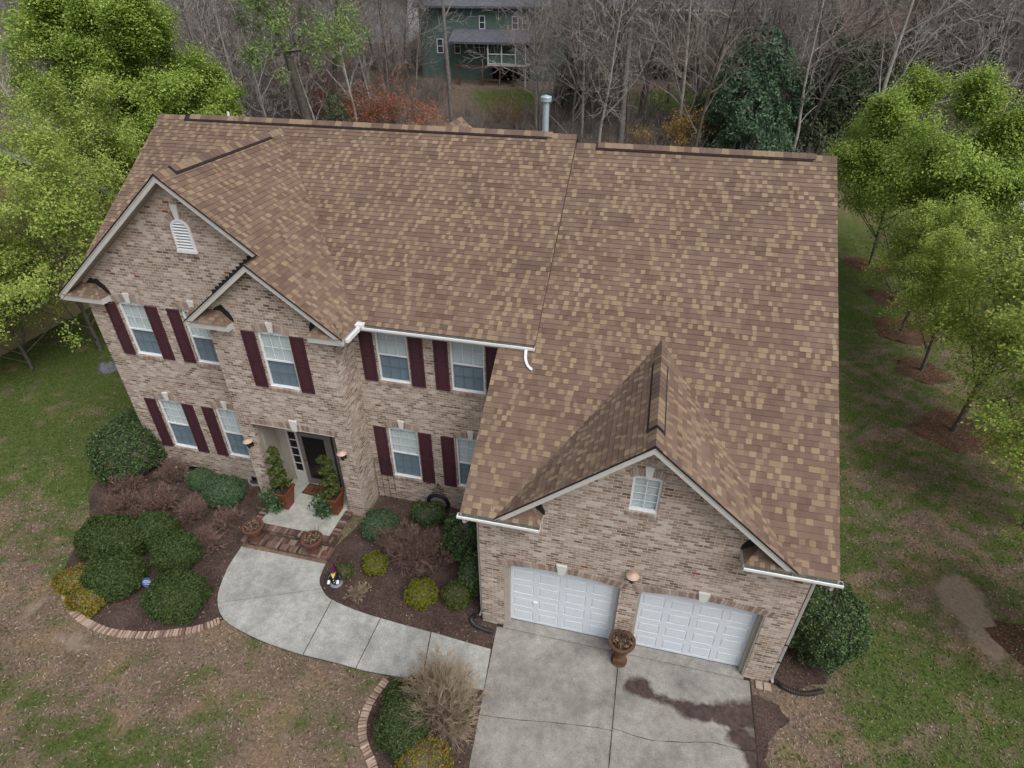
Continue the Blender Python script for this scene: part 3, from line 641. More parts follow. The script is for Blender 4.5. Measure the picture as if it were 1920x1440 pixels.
# ridge caps and vents
def ridge(p0, p1, sl, sr, lat, vent, seed, w=.15):
    """overlapping caps from p0 to p1; slopes sl/sr fall away along the +-lat direction"""
    rg = random.Random(seed); a = Vector(p0); e = Vector(p1); d = (e-a).normalized(); L = (e-a).length; lat = Vector(lat)
    caps = MB(); lip = MB(); s = 0
    while s < L-.02:
        f = min(s+.235, L); t = .018; base = (.05 if vent and vent[0] < s < vent[1] else .010)
        V = []
        for q, up in ((s, base+.013), (f, base+.003)):
            c = a+d*q
            for k, sgn, sl2 in ((w, -1, sl), (w*.5, -1, sl), (0, 0, 0), (w*.5, 1, sr), (w, 1, sr)):
                V.append(tuple(c+lat*(sgn*k)+Vector((0, 0, -sl2*k+up+.012*(1-(k/w)**2)))))
        V += [(x, y, z-.012) for x, y, z in V[:5]]
        caps.add(V[:10], [(i, i+1, i+6, i+5) for i in range(4)]); lip.add(V[:5]+V[10:], [(5+i, 6+i, i+1, i) for i in range(4)])
        s += .2
    o = caps.build('ridge_cap', MT['cap'], roof); lip.build('cap_edge', MT['edge'], roof)
    if vent:
        vb = MB(); p = a+d*vent[0]; q = a+d*vent[1]
        for sgn, s2 in ((-1, sl), (1, sr)):
            for (k0, k1, h) in ((0, w+.03, .05),):
                c = [p+lat*(sgn*k)+Vector((0, 0, -s2*k+hh)) for k, hh in ((k0, h), (k1, h-.012), (k1, -.012), (k0, -.012))]
                vb.prism([tuple(x) for x in c], tuple(q-p))
        vb.build('ridge_vent', MT['ventblk'], roof)
ridge((XL, YRI, ZRI), (XK, YRI, ZRI), mS, mS, (0, 1, 0), (1.0, 13.1), 1)
ridge((XK+.02, YRI, GZR), (XR, YRI, GZR), gS, gS, (0, 1, 0), (.55, 6.35), 2)
ridge((LX, LY, LZ), (LX, ylr+.12, LZ), lS, lS, (1, 0, 0), (.55, 4.8), 3)
ridge((KX, GYE, KZ), (KX, yk+.1, KZ), kS, kS, (1, 0, 0), (.55, 3.1), 4)
ridge((BX, BY, BZ), (BX, LY, BZ), lS, -lS, (1, 0, 0), None, 5, .1)
ridge((RX, 9.3, RZ), (RX, 14.6, RZ), RS, RS, (1, 0, 0), None, 6)

# gable trims ------------------------------------------------------
def gable_trim(ax, az, half, zb, yf, yw, left=True, right=True, lcut=None, hb=.135):
    s = (az-zb)/half; k = math.hypot(1, s)
    for sg, on in ((-1, left), (1, right)):
        if not on: continue
        b = MB(); sf = MB(); dr = MB()
        xe, ze = ax+sg*half, zb
        if sg > 0 and lcut is not None: xe = lcut; ze = az-s*(xe-ax)
        off = .012
        P = lambda x, z, y: (x, y, z)
        for (d0, d1, y0, y1) in ((off, off+hb*k, yf+.006, yf+.04), (off, off+.035*k, yf-.006, yf+.006)):
            pts = [P(xe, ze-d0, y0), P(ax, az-d0, y0), P(ax, az-d1, y0), P(xe, ze-d1, y0)]; b.prism(pts, (0, y1-y0, 0))
        # soffit and frieze
        pts = [P(xe, ze-.13*k, yf+.04), P(ax, az-.13*k, yf+.04), P(ax, az-.13*k, yw-.003), P(xe, ze-.13*k, yw-.003)]; sf.prism(pts, (0, 0, -.012))
        pts = [P(xe-sg*-.01, ze+.012, yf-.014), P(ax, az+.012, yf-.014), P(ax, az-.03, yf-.014), P(xe-sg*-.01, ze-.03, yf-.014)]; dr.prism(pts, (0, .02, 0))
        b.build('rake_board', MT['trim'], H); sf.build('soffit', MT['soffit'], H); dr.build('drip_edge', MT['ventblk'], H)
gable_trim(LX, LZ, LXR-LX, ZE, LY, 3.182, lcut=BX)
gable_trim(BX, BZ, LXR-BX, ZE, BY, 2.545)
gable_trim(KX, KZ, KH, GZE, GYE, 0)
# side rakes of the main roofs
for x, y0, z0, y1, z1, t in ((XL, YE, ZE, YRI, ZRI, .03), (XK-.03, YE, ZE, YRI, ZRI, .03), (XR-.03, GYE, GZE, YRI, GZR, .03), (XL, YBK, ZE, YRI, ZRI, .03), (XR-.03, YBK, 6.8, YRI, GZR, .03), (GXL, GYE, GZE, YE+.4, zg(YE+.4), .03)):
    sb = MB(); sb.prism([(x, y0, z0-.015), (x, y1, z1-.015), (x, y1, z1-.19), (x, y0, z0-.19)], (t, 0, 0)); sb.build('rake_board', MT['deckbrown'] if x == XK-.03 else MT['trim'], H)  # roof-step board: brown shingled edge, darkened in colour for the step's shadow
# eave fascias and soffits
def one(name, mat, *bx): q = MB(); q.box(*bx); q.build(name, mat, H)
one('fascia', MT['trim'], LXR, XK, YE+.02, YE+.045, ZE-.2, ZE-.02); one('soffit', MT['soffit'], LXR-.1, XK, YE+.046, 3.54, ZE-.215, ZE-.2)
one('fascia', MT['trim'], GXL, KX-KH+.1, GYE+.02, GYE+.045, GZE-.2, GZE-.02); one('soffit', MT['soffit'], GXL, KX-KH+.9, GYE+.046, -.003, GZE-.215, GZE-.2)
one('fascia', MT['trim'], KX+KH-.1, XR, GYE+.02, GYE+.045, GZE-.2, GZE-.02); one('soffit', MT['soffit'], KX+KH-.9, XR, GYE+.046, -.003, GZE-.215, GZE-.2)
one('soffit', MT['soffit'], 7.325, XR, -.003, .6, GZE-.215, GZE-.2); one('soffit', MT['soffit'], GXL, -.003, -.003, 3.5, GZE-.215, GZE-.2)
one('fascia', MT['trim'], LXR-.045, LXR-.02, BY+.02, YE, ZE-.2, ZE-.02); one('soffit', MT['soffit'], -4.57, LXR-.046, BY+.05, YE, ZE-.215, ZE-.2)
one('fascia', MT['trim'], XL+.02, XL+.045, LY+.02, YE+.3, ZE-.2, ZE-.02); one('soffit', MT['soffit'], XL+.046, -12.8, LY+.05, YE+.3, ZE-.215, ZE-.2)

# cornice returns: little shingled pent roofs at the foot of every gable
def cornice(xo, xi, yf, yw, ze, hip, slope):
    """from the outer end xo to the inner end xi, front edge at yf, running back to the wall"""
    c = MB(); sg = 1 if xi > xo else -1
    c.box(min(xo, xi), max(xo, xi), yf+.03, yf+.06, ze-.2, ze-.03); c.box(xi-.03 if sg > 0 else xi, xi if sg > 0 else xi+.03, yf+.061, yw-.003, ze-.2, ze-.03)
    c.box(min(xo, xi)+.031, max(xo, xi)-.031, yf+.061, yw-.003, ze-.2, ze-.185)
    c.box(min(xo, xi+sg*.0), max(xo, xi), yw-.035, yw-.004, ze-.31, ze-.2)
    t = c.build('cornice_return', MT['trim'], H)
    global EDG
    EDG = MB(); s = MB(); dy = yw-yf; h = .30; W = abs(xi-xo)
    shingles(s, (xo, yf, ze-.02), (sg, 0, 0), (0, dy, h), [[(0, 0), (W, 0), (W-hip, L2(dy, h)), (0, L2(dy, h))]], int(xo*10) & 255, .105)
    shingles(s, (xi, yw, ze-.02), (0, -1, 0), (-sg*hip, 0, h), [[(0, 0), (dy, 0), (0, L2(hip, h))]], int(xi*10) & 255, .105)
    set_tones(s.build('shingles', MT['shingle'], t), s); EDG.build('shingle_edge', MT['edge'], t)
    f = MB(); n = 10; up = []
    for i in range(n+1):
        u = i/n; x = xo+(xi-xo)*(.34+.70*u); lim = ze+slope*abs(x-xo)-.27
        zt_ = ze+.30+.17*(1 if i % 2 else .72) if u < .75 else ze+.42-(u-.75)*1.3+(.04 if i % 2 else 0)
        up.append((x, min(zt_, lim)))
    for k, ((xa, za), (xb, zb_)) in enumerate(zip(up[:-1], up[1:])):
        if max(za, zb_) < ze+.03: continue
        f.prism([(xa, yw-.012, ze-.02), (xb, yw-.012, ze-.02), (xb, yw-.012, max(ze, zb_)), (xa, yw-.012, max(ze, za))], (0, .01, 0))
    f.build('flashing', MT['black'], t)
cornice(2*LX-LXR+.05, 2*LX-LXR+1.42, LY, 3.182, ZE, .34, lS)
cornice(BXL+.05, BXL+1.25, BY, 2.545, ZE, .3, lS)
cornice(LXR-.05, LXR-1.0, BY, 2.545, ZE, .28, lS)
cornice(KX-KH-.1, KX-KH+1.02, GYE, 0, GZE, .34, kS)
cornice(KX+KH+.1, KX+KH-1.02, GYE, 0, GZE, .34, kS)
# stepped black flashing where the bay roof meets the gable wall
f = MB()
for i in range(14):
    u0, u1 = i/14, (i+1)/14; x0 = BXL+.35+(BX-BXL-.35)*u0; x1 = BXL+.35+(BX-BXL-.35)*u1; zb0 = ZE+lS*(x0-BXL); zb1 = ZE+lS*(x1-BXL)
    lim = LZ-lS*(x1+.03-LX)-.2
    if zb1+.05 > lim: continue
    f.prism([(x0-.03, 3.168, zb0-.02), (x1+.03, 3.168, zb1-.02), (x1+.03, 3.168, min(lim, zb1+.13)), (x0+.06, 3.168, min(lim, zb0+.27)), (x0-.03, 3.168, min(lim, zb0+.25))], (0, .012-.0003*i, 0))
f.build('step_flashing', MT['black'], H)

# gutters ------------------------------------------------------------
def gutter(x0, x1, y, z, ends=True):
    g = MB(); prof = [(.0, .0), (-.10, .0), (-.115, .03), (-.115, .085), (-.095, .092), (-.095, .075), (-.105, .07), (-.105, .032), (-.092, .008), (-.008, .008), (-.008, .1), (0, .1)]
    pts = [(x0, y+a, z+c) for a, c in prof]; g.prism(pts, (x1-x0, 0, 0))
    for x in ((x0-.004, x1) if ends else ()): g.box(x, x+.004, y-.115, y, z, z+.095)
    o = g.build('gutter', MT['gutter'], H)
    i_ = MB(); i_.box(x0+.01, x1-.01, y-.09, y-.012, z+.009, z+.012); i_.box(x0+.01, x1-.01, y-.012, y-.0085, z+.013, z+.104)
    for k in range(1, int((x1-x0)/.62)+1):
        xx = x0+k*(x1-x0)/(int((x1-x0)/.62)+1); i_.box(xx-.008, xx+.008, y-.1, y, z+.078, z+.084)
    i_.build('gutter_liner', MT['guttin'], o); return o
gutter(LXR+.02, XK, YE+.015, ZE-.115)
gutter(GXL-.05, KX-KH+1.03, GYE+.015, GZE-.115); gutter(KX+KH-1.03, XR+.06, GYE+.015, GZE-.115)
g = MB(); g.prism([(LXR+.03, BY+.1, ZE-.115), (LXR+.12, BY+.1, ZE-.115), (LXR+.12, BY+.1, ZE-.02), (LXR+.03, BY+.1, ZE-.02)], (0, YE-BY-.22, 0)); g.box(LXR-.02, LXR+.2, YE-.12, YE+.13, ZE-.03, ZE+.05)
g.build('gutter', MT['gutter'], H)
def downspout(path, r=.04, mat='gutter'):
    b = MB(); b.tube(path, r, 4); b.build('downspout', MT[mat], H, bevel=.006)
downspout(smooth_path([(.44, YE-.07, ZE-.1), (.44, YE-.13, ZE-.14), (.47, YE-.28, ZE-.24), (.56, YE-.42, ZE-.34), (.68, YE-.5, ZE-.39)], 4), .045)
downspout([(7.5, GYE-.04, GZE-.1), (7.5, GYE-.04, GZE-.24), (7.4, .05, GZE-.55), (7.38, .06, .35), (7.38, .06, .12), (7.42, -.02, .06)], .045, 'spout')
downspout([(-.2, GYE-.04, GZE-.1), (-.2, GYE-.04, GZE-.24), (-.05, .1, GZE-.55), (-.045, .1, .3), (-.1, .07, .12)], .035, 'spout')
for z_ in (1.55, .85): one('downspout_strap', MT['bronze'], 7.31, 7.45, .0, .12, z_, z_+.025)

# windows ------------------------------------------------------------
def arch_bricks(b, x0, x1, z, rise, h, yw, n, tilt=.22, skip=.0):
    """segmental arch of bricks on edge above an opening"""
    xc = (x0+x1)/2; hw = (x1-x0)/2
    for i in range(n):
        a0 = x0+(x1-x0)*i/n+.004; a1 = x0+(x1-x0)*(i+1)/n-.004
        f = lambda x: z+rise*(1-((x-xc)/hw)**2)
        if abs((a0+a1)/2-xc) < skip: continue
        k0 = (a0-xc)/hw*tilt; k1 = (a1-xc)/hw*tilt
        b.prism([(a0, yw-.014, f(a0)), (a1, yw-.014, f(a1)), (a1+k1*h, yw-.014, f(a1)+h), (a0+k0*h, yw-.014, f(a0)+h)], (0, .13, 0))
def keystone(b, xc, z0, z1, w0, w1, yw):
    b.prism([(xc-w0/2, yw-.05, z0), (xc+w0/2, yw-.05, z0), (xc+w1/2, yw-.05, z1), (xc-w1/2, yw-.05, z1)], (0, .17, 0))
def window(x0, x1, z0, z1, yw, cols=3, rows=(2, 2), arch=True, tilt=.012, sill=True, gap=.047, screen=True, key=True):
    fw = .05; yf = yw+.045; zc = z0+(z1-z0)*rows[1]/(rows[0]+rows[1]) if rows[1] else None
    b = MB(); zt2 = z1+(.07 if arch else .04)
    b.box(x0, x0+fw, yf, yf+.07, z0, zt2); b.box(x1-fw, x1, yf, yf+.07, z0, zt2); b.box(x0+fw, x1-fw, yf+.001, yf+.07, z0, z0+fw); b.box(x0+fw, x1-fw, yf+.001, yf+.07, z1-fw, zt2)
    b.box(x0-.015, x1+.015, yf-.03, yf+.002, z0-.03, z0+.02)
    fr = None
    secs = [(zc, z1-fw, rows[0], .034)] + ([(z0+fw, zc, rows[1], .052)] if zc else []) if zc else [(z0+fw, z1-fw, rows[0], .034)]
    if zc: b.box(x0+fw, x1-fw, yf+.006, yf+.07, zc-.025, zc+.025)
    for (a, c, rw, dd) in secs:
        for i in range(1, cols):
            xx = x0+fw+(x1-x0-2*fw)*i/cols; b.box(xx-.009, xx+.009, yf+dd-.008, yf+dd+.006, a, c)
        for j in range(1, rw):
            zz = a+(c-a)*j/rw; b.box(x0+fw, x1-fw, yf+dd-.007, yf+dd+.005, zz-.009, zz+.009)
    fr = b.build('window', MT['white'], H, bevel=.003)
    for k, (a, c, rw, dd) in enumerate(secs):
        p = MB(); yy = yf+dd+(-.012 if (k == 1 and screen) else .008); p.quad((x0+fw, yy, a), (x1-fw, yy, a), (x1-fw, yy, c), (x0+fw, yy, c)); p.build('pane', MT['screen'] if (k == 1 and screen) else MT['glass'], fr)
    s = MB(); zz = z0+.03; rg = random.Random(int(x0*100))
    while zz < z1:
        t = tilt+rg.uniform(-.002, .002); s.quad((x0+fw*.6, yf+.085, zz), (x1-fw*.6, yf+.085, zz), (x1-fw*.6, yf+.085+t, zz+gap-.003), (x0+fw*.6, yf+.085+t, zz+gap-.003)); zz += gap
    s.build('blind', MT['blind'], fr)
    d = MB(); d.box(x0-.05, x1+.05, yf+.16, yf+.2, z0-.1, z1+.15); d.build('dark_backing', MT['dark'], fr)
    if arch:
        a = MB(); arch_bricks(a, x0-.06, x1+.06, z1-.0, .085, .21, yw, 13); a.build('brick_arch', MT['soldier'], fr, bevel=.004)
        mo = MB(); mo.prism([(x0-.05, yw-.006, z1+.09), (x1+.05, yw-.006, z1+.09), (x1+.1, yw-.006, z1+.19), (x0-.1, yw-.006, z1+.19)], (0, .1, 0)); mo.build('mortar_bed', MT['mortar'], fr)
        if key:
            kx = MB(); keystone(kx, (x0+x1)/2, z1+.06, z1+.36, .12, .2, yw); kx.build('keystone', MT['stone'], fr, bevel=.006)
    if sill:
        q = MB(); n = 12
        for i in range(n):
            a0 = x0-.06+(x1-x0+.12)*i/n+.004; a1 = x0-.06+(x1-x0+.12)*(i+1)/n-.004
            q.prism([(a0, yw-.035, z0-.12), (a0, yw-.035, z0-.03), (a0, yw+.06, z0-.005), (a0, yw+.06, z0-.12)], (a1-a0, 0, 0))
        q.build('sill', MT['soldier'], fr, bevel=.004)
    return fr
for i, (a, c, d, e) in enumerate(win_main): window(a, c, d, e, 3.55, rows=(2, 2) if i < 2 else (3, 3), arch=i > 1, tilt=.022 if i < 2 else .016)
for i, (a, c, d, e) in enumerate(win_left): window(a, c, d, e, 3.182, rows=(2, 2) if i < 2 else (3, 3), tilt=.006 if i < 2 else .018)
for a, c, d, e in win_bay: window(a, c, d, e, 2.545, tilt=.006)
window(3.36, 3.96, 5.03, 5.97, 0, cols=2, rows=(4, 0), tilt=.004)
def shutter(x0, x1, z0, z1, yw):
    b = MB(); b.box(x0, x1, yw-.022, yw-.002, z0, z1); y = yw-.024
    for a, c in ((z0+.07, z0+(z1-z0)*.47), (z0+(z1-z0)*.53, z1-.07)):
        xa, xb = x0+.06, x1-.06
        b.add([(x0+.045, y, a-.015), (x1-.045, y, a-.015), (x1-.045, y, c+.015), (x0+.045, y, c+.015), (xa+.01, y+.012, a), (xb-.01, y+.012, a), (xb-.01, y+.012, c), (xa+.01, y+.012, c)], [(0, 1, 5, 4), (1, 2, 6, 5), (2, 3, 7, 6), (3, 0, 4, 7)])
        b.box(xa+.02, xb-.02, y-.01, y+.012, a+.02, c-.02)
    # stiles and rails standing proud round the raised fields
    for xs0, xs1 in ((x0, x0+.05), (x1-.05, x1)): b.box(xs0, xs1, yw-.04, yw-.021, z0, z1)
    for zz0, zz1 in ((z0, z0+.06), (z0+(z1-z0)*.47+.01, z0+(z1-z0)*.53-.01), (z1-.06, z1)): b.box(x0+.05, x1-.05, yw-.04, yw-.021, zz0, zz1)
    b.build('shutter', MT['shutter'], H, bevel=.003)
for L, yw in ((win_main, 3.55), (win_left, 3.182), (win_bay, 2.545)):
    for a, c, d, e in L:
        if (a, d) == (win_left[0][0], 99): continue
        shutter(a-.05-.40, a-.05, d-.03, e+.02, yw)
        if not (yw == 3.182 and a > -10): shutter(c+.05, c+.45, d-.03, e+.02, yw)

# gable vent -----------------------------------------------------------
vx0, vx1, vz0, vz1 = -8.93, -8.47, 8.50, 9.30
b = MB(); n = 10; xc = (vx0+vx1)/2; rr = (vx1-vx0)/2; zs_ = vz1-rr
outer = [(vx0-.05, vz0)]+[(xc-(rr+.05)*math.cos(math.pi*i/n), zs_+(rr+.05)*math.sin(math.pi*i/n)) for i in range(n+1)]+[(vx1+.05, vz0)]
inner = [(vx0, vz0+.03)]+[(xc-rr*math.cos(math.pi*i/n), zs_+rr*math.sin(math.pi*i/n)) for i in range(n+1)]+[(vx1, vz0+.03)]
for k in range(len(outer)-1):
    b.prism([(outer[k][0], 3.13, outer[k][1]), (outer[k+1][0], 3.13, outer[k+1][1]), (inner[k+1][0], 3.13, inner[k+1][1]), (inner[k][0], 3.13, inner[k][1])], (0, .05, 0))
b.box(vx0-.06, vx1+.06, 3.11, 3.18, vz0-.05, vz0+.02)
z = vz0+.04
while z < vz1-.04:
    hw = rr if z < zs_ else math.sqrt(max(.0, rr*rr-(z-zs_)**2)); b.prism([(xc-hw, 3.128, z), (xc-hw, 3.172, z+.03), (xc-hw, 3.172, z+.018), (xc-hw, 3.128, z-.012)], (2*hw, 0, 0)); z += .078
gv = b.build('gable_vent', MT['white'], H); q_ = MB(); q_.prism([(p[0], 3.173, p[1]) for p in inner], (0, .006, 0)); q_.build('louvre_back', MT['guttin'], gv)
b = MB()
for i in range(15):
    a0 = math.pi*(i+.06)/15; a1 = math.pi*(i+.94)/15
    if abs((a0+a1)/2-math.pi/2) < .2: continue
    P = [(xc-r_*math.cos(a), 3.17, zs_+r_*math.sin(a)) for r_, a in ((rr+.06, a0), (rr+.06, a1), (rr+.25, a1), (rr+.25, a0))]; b.prism(P, (0, .02, 0))
q_ = MB()
for i in range(7):
    a0 = vx0-.06+(vx1-vx0+.12)*i/7+.003; a1 = vx0-.06+(vx1-vx0+.12)*(i+1)/7-.003; q_.box(a0, a1, 3.14, 3.19, vz0-.15, vz0-.055)
q_.build('sill', MT['soldier'], gv, bevel=.003)
b.build('brick_arch', MT['soldier'], gv, bevel=.003)
b = MB(); keystone(b, xc, vz1+.04, vz1+.42, .12, .21, 3.182); b.build('keystone', MT['stone'], gv, bevel=.006)

# garage doors ----------------------------------------------------------
def garage_door(x0, x1, z0=.04, z1=2.5):
    y = .231; b = MB(); rows, cols = 4, 4; hh = (2.19-z0)/rows
    for r_ in range(rows):
        a = z0+hh*r_; t = a+hh-.007; b.box(x0, x1, y+.014, y+.05, a, t); w_ = (x1-x0)/cols
        b.box(x0, x1, y, y+.013, a, a+.085); b.box(x0, x1, y, y+.013, t-.085, t)
        for c_ in range(cols+1):
            xa = x0+w_*c_; b.box(max(x0, xa-.07), min(x1, xa+.07), y, y+.013, a+.085, t-.085)
        for c_ in range(cols):
            xa, xb = x0+w_*c_+.07, x0+w_*(c_+1)-.07; za, zb_ = a+.085, t-.085; e1, e2 = .014, .04
            b.add([(xa+e1, y+.0135, za+e1), (xb-e1, y+.0135, za+e1), (xb-e1, y+.0135, zb_-e1), (xa+e1, y+.0135, zb_-e1), (xa+e2, y+.001, za+e2), (xb-e2, y+.001, za+e2), (xb-e2, y+.001, zb_-e2), (xa+e2, y+.001, zb_-e2)], [(0, 1, 5, 4), (1, 2, 6, 5), (2, 3, 7, 6), (3, 0, 4, 7), (4, 5, 6, 7)])
    b.box(x0, x1, y+.002, y+.04, 2.19, z1+.2)
    d = b.build('garage_door', MT['gdoor'], H)
    s = MB(); s.box(x0, x1, y-.004, y+.03, .036, .05); s.build('bottom_seal', MT['black'], d)
    return d
gd1 = garage_door(.73, 3.40); gd2 = garage_door(3.95, 6.62)
hh = MB(); hh.box(1.33, 1.45, .19, .232, .93, .97); hh.lathe([(.03, 0), (.03, .02)], (1.39, .205, .93)); hh.build('handle', MT['white'], gd1)
for x0, x1, outer in ((.601, .73, (.601, .635)), (3.40, 3.449, None), (3.891, 3.95, None), (6.62, 6.709, (6.675, 6.709))):
    b = MB(); b.box(x0, x1, .10 if outer else .06, .26, .0, 2.7)
    if outer: b.box(*outer, .012, .10, .0, 2.62)
    b.build('garage_jamb', MT['jamb'], H, bevel=.003)
for x0, x1 in ((.6, 3.45), (3.89, 6.71)):
    b = MB(); arch_bricks(b, x0-.1, x1+.1, 2.45, .14, .19, 0, 40, tilt=.4); ab = b.build('brick_arch', MT['soldier'], H, bevel=.004)
    b = MB(); pts = [(x0-.09, -.006, 2.45)]+[(x0-.09+(x1-x0+.18)*i/12, -.006, 2.452+.14*(1-(2*i/12-1)**2)) for i in range(1, 12)]+[(x1+.09, -.006, 2.45)]
    for k in range(len(pts)-1): b.prism([pts[k], pts[k+1], (pts[k+1][0], -.006, pts[k+1][2]+.18), (pts[k][0], -.006, pts[k][2]+.18)], (0, .12, 0))
    b.build('mortar_bed', MT['mortar'], ab)
b = MB(); keystone(b, 2.03, 2.56, 2.88, .14, .26, 0); b.build('keystone', MT['stone'], H, bevel=.006)
b = MB(); keystone(b, 5.3, 2.56, 2.88, .14, .26, 0); b.build('keystone', MT['stone'], H, bevel=.006)

# entrance ------------------------------------------------------------
b = MB(); b.quad((-7.8, 2.69, .3), (-7.8, 3.55, .3), (-7.8, 3.55, 3.5), (-7.8, 2.69, 3.5)); b.quad((-5.1, 2.69, .3), (-5.1, 3.55, .3), (-5.1, 3.55, 3.5), (-5.1, 2.69, 3.5)); b.quad((-7.8, 2.5, 3.449), (-5.1, 2.5, 3.449), (-5.1, 3.6, 3.449), (-7.8, 3.6, 3.449))
b.box(-7.8, -7.05, 3.5, 3.56, .3, 3.5); b.box(-7.05, -5.1, 3.5, 3.56, 2.62, 3.5)
for x0, x1, z0, z1 in ((-7.7, -7.5, .55, 1.25), (-7.7, -7.5, 1.4, 2.5)):
    b.box(x0, x1, 3.488, 3.5, z0, z1)
for y0, y1, z0, z1 in ((2.8, 3.35, .6, 1.3), (2.8, 3.35, 1.45, 2.9)):
    b.add([(-7.8, y0, z0), (-7.8, y1, z0), (-7.8, y1, z1), (-7.8, y0, z1), (-7.785, y0+.04, z0+.04), (-7.785, y1-.04, z0+.04), (-7.785, y1-.04, z1-.04), (-7.785, y0+.04, z1-.04)], [(0, 1, 5, 4), (1, 2, 6, 5), (2, 3, 7, 6), (3, 0, 4, 7), (4, 5, 6, 7)])
pn = b.build('entry_panelling', MT['jamb'], H, bevel=.003)
b = MB(); b.box(-7.46, -7.40, 3.44, 3.5, .4, 2.6); b.box(-7.13, -7.05, 3.44, 3.5, .4, 2.6); b.box(-7.40, -7.13, 3.45, 3.5, .4, .85); b.box(-7.40, -7.13, 3.45, 3.5, 2.5, 2.6)
for k in range(1, 5): b.box(-7.40, -7.13, 3.46, 3.49, .85+k*.33-.015, .85+k*.33+.015)
sdl = b.build('sidelight', MT['trim'], H, bevel=.003)
p = MB(); p.quad((-7.40, 3.48, .85), (-7.13, 3.48, .85), (-7.13, 3.48, 2.5), (-7.40, 3.48, 2.5)); p.build('pane', MT['dglass'], sdl)
p = MB(); p.box(-7.42, -7.1, 3.497, 3.499, .8, 2.5); p.build('dark_backing', MT['dark'], sdl)
b = MB(); b.box(-7.04, -6.90, 3.42, 3.46, .42, 2.55); b.box(-6.12, -5.98, 3.42, 3.46, .42, 2.55); b.box(-6.90, -6.12, 3.42, 3.46, 2.42, 2.55); b.box(-6.90, -6.12, 3.42, 3.46, .42, .62)
fd = b.build('front_door', MT['storm'], H, bevel=.004)
p = MB(); p.quad((-6.9, 3.44, .62), (-6.12, 3.44, .62), (-6.12, 3.44, 2.42), (-6.9, 3.44, 2.42)); p.build('pane', MT['dglass'], fd)
p = MB(); p.box(-7.0, -6.0, 3.49, 3.53, .4, 2.6)
for z0, z1 in ((.65, 1.2), (1.4, 2.3)):
    for x0, x1 in ((-6.88, -6.56), (-6.46, -6.14)): p.box(x0, x1, 3.48, 3.492, z0, z1)
p.build('door_leaf', MT['doorbrown'], fd, bevel=.004)
p = MB(); p.lathe([(.035, 0), (.04, .02), (.03, .05)], (-6.97, 3.40, 1.45)); p.bar((-6.97, 3.37, 1.47), (-6.86, 3.37, 1.49), .022, .022); p.bar((-6.97, 3.42, 1.35), (-6.97, 3.42, 1.6), .04, .02, (0, 1, 0)); p.build('handle', MT['brass'], fd)
for bx in ((-5.97, -5.86, 3.40, 3.5, .4, 2.62), (-5.80, -5.72, 3.42, 3.5, .4, 2.62), (-5.42, -5.34, 3.40, 3.5, .4, 2.62), (-5.33, -5.1, 3.47, 3.5, .4, 2.62)): one('door_jamb', MT['storm'], *bx)
p = MB(); p.box(-5.86, -5.34, 3.485, 3.499, .4, 2.62); p.build('sidelight', MT['dglass'], H)
b = MB(); arch_bricks(b, -7.9, -5.0, 3.40, .045, .21, 2.545, 36, tilt=.15); b.build('brick_arch', MT['soldier'], H, bevel=.004)
b = MB(); keystone(b, -6.35, 3.42, 3.80, .16, .25, 2.545); b.build('keystone', MT['stone'], H, bevel=.006)
# lanterns
def lantern(x, y, z, yw):
    b = MB(); b.lathe([(.005, .075), (.03, .06), (.075, .03), (.145, .005), (.15, -.004), (.13, -.006), (.0, .0)], (x, y, z), 22); o = b.build('wall_lantern', MT['copper'], H, smooth=True)
    b = MB(); b.lathe([(.05, -.02), (.065, -.1), (.045, -.24), (.02, -.27)], (x, y, z), 8); b.bar((x, y, z-.1), (x, yw, z-.18), .025, .025); b.box(x-.05, x+.05, yw-.02, yw-.003, z-.3, z-.08); b.tube([(x-.06, y, z-.02), (x-.07, y-.02, z-.12), (x-.04, y, z-.25)], .008, 5); b.tube([(x+.06, y, z-.02), (x+.07, y-.02, z-.12), (x+.04, y, z-.25)], .008, 5)
    b.build('lantern_body', MT['bronze'], o)
lantern(-8.0, 2.40, 2.82, 2.545); lantern(-4.87, 2.40, 2.96, 2.545); lantern(3.67, -.14, 3.14, 0)
# foundation vents with half-round wells
for x in (-11.35, -8.85):
    b = MB(); b.box(x-.2, x+.2, 3.165, 3.19, .28, .44); o = b.build('foundation_vent', MT['dark'], H)
    b = MB(); n = 10
    for k in range(n):
        a0, a1 = math.pi*k/n, math.pi*(k+1)/n
        P = [(x+r_*math.cos(a), 3.17-r_*.8*math.sin(a)) for r_, a in ((.30, a0), (.30, a1), (.27, a1), (.27, a0))]; b.prism([(p[0], p[1], .24) for p in P], (0, 0, .11))
    b.build('vent_well', MT['flue'], o)
# flue and plumbing vent
b = MB(); b.lathe([(.1, -1.2), (.1, 1.0)], (-.57, 10.2, 10.4), 20); o = b.build('flue_pipe', MT['flue'], H, smooth=False)
b = MB(); b.lathe([(.115, .93), (.165, .95), (.17, 1.07), (.155, 1.09), (.02, 1.13)], (-.57, 10.2, 10.4), 22); b.build('flue_cap', MT['flue'], o)
b = MB(); b.lathe([(.04, -.6), (.04, .12)], (-11.36, 9.6, 10.62), 12); b.build('vent_pipe', MT['white'], H)

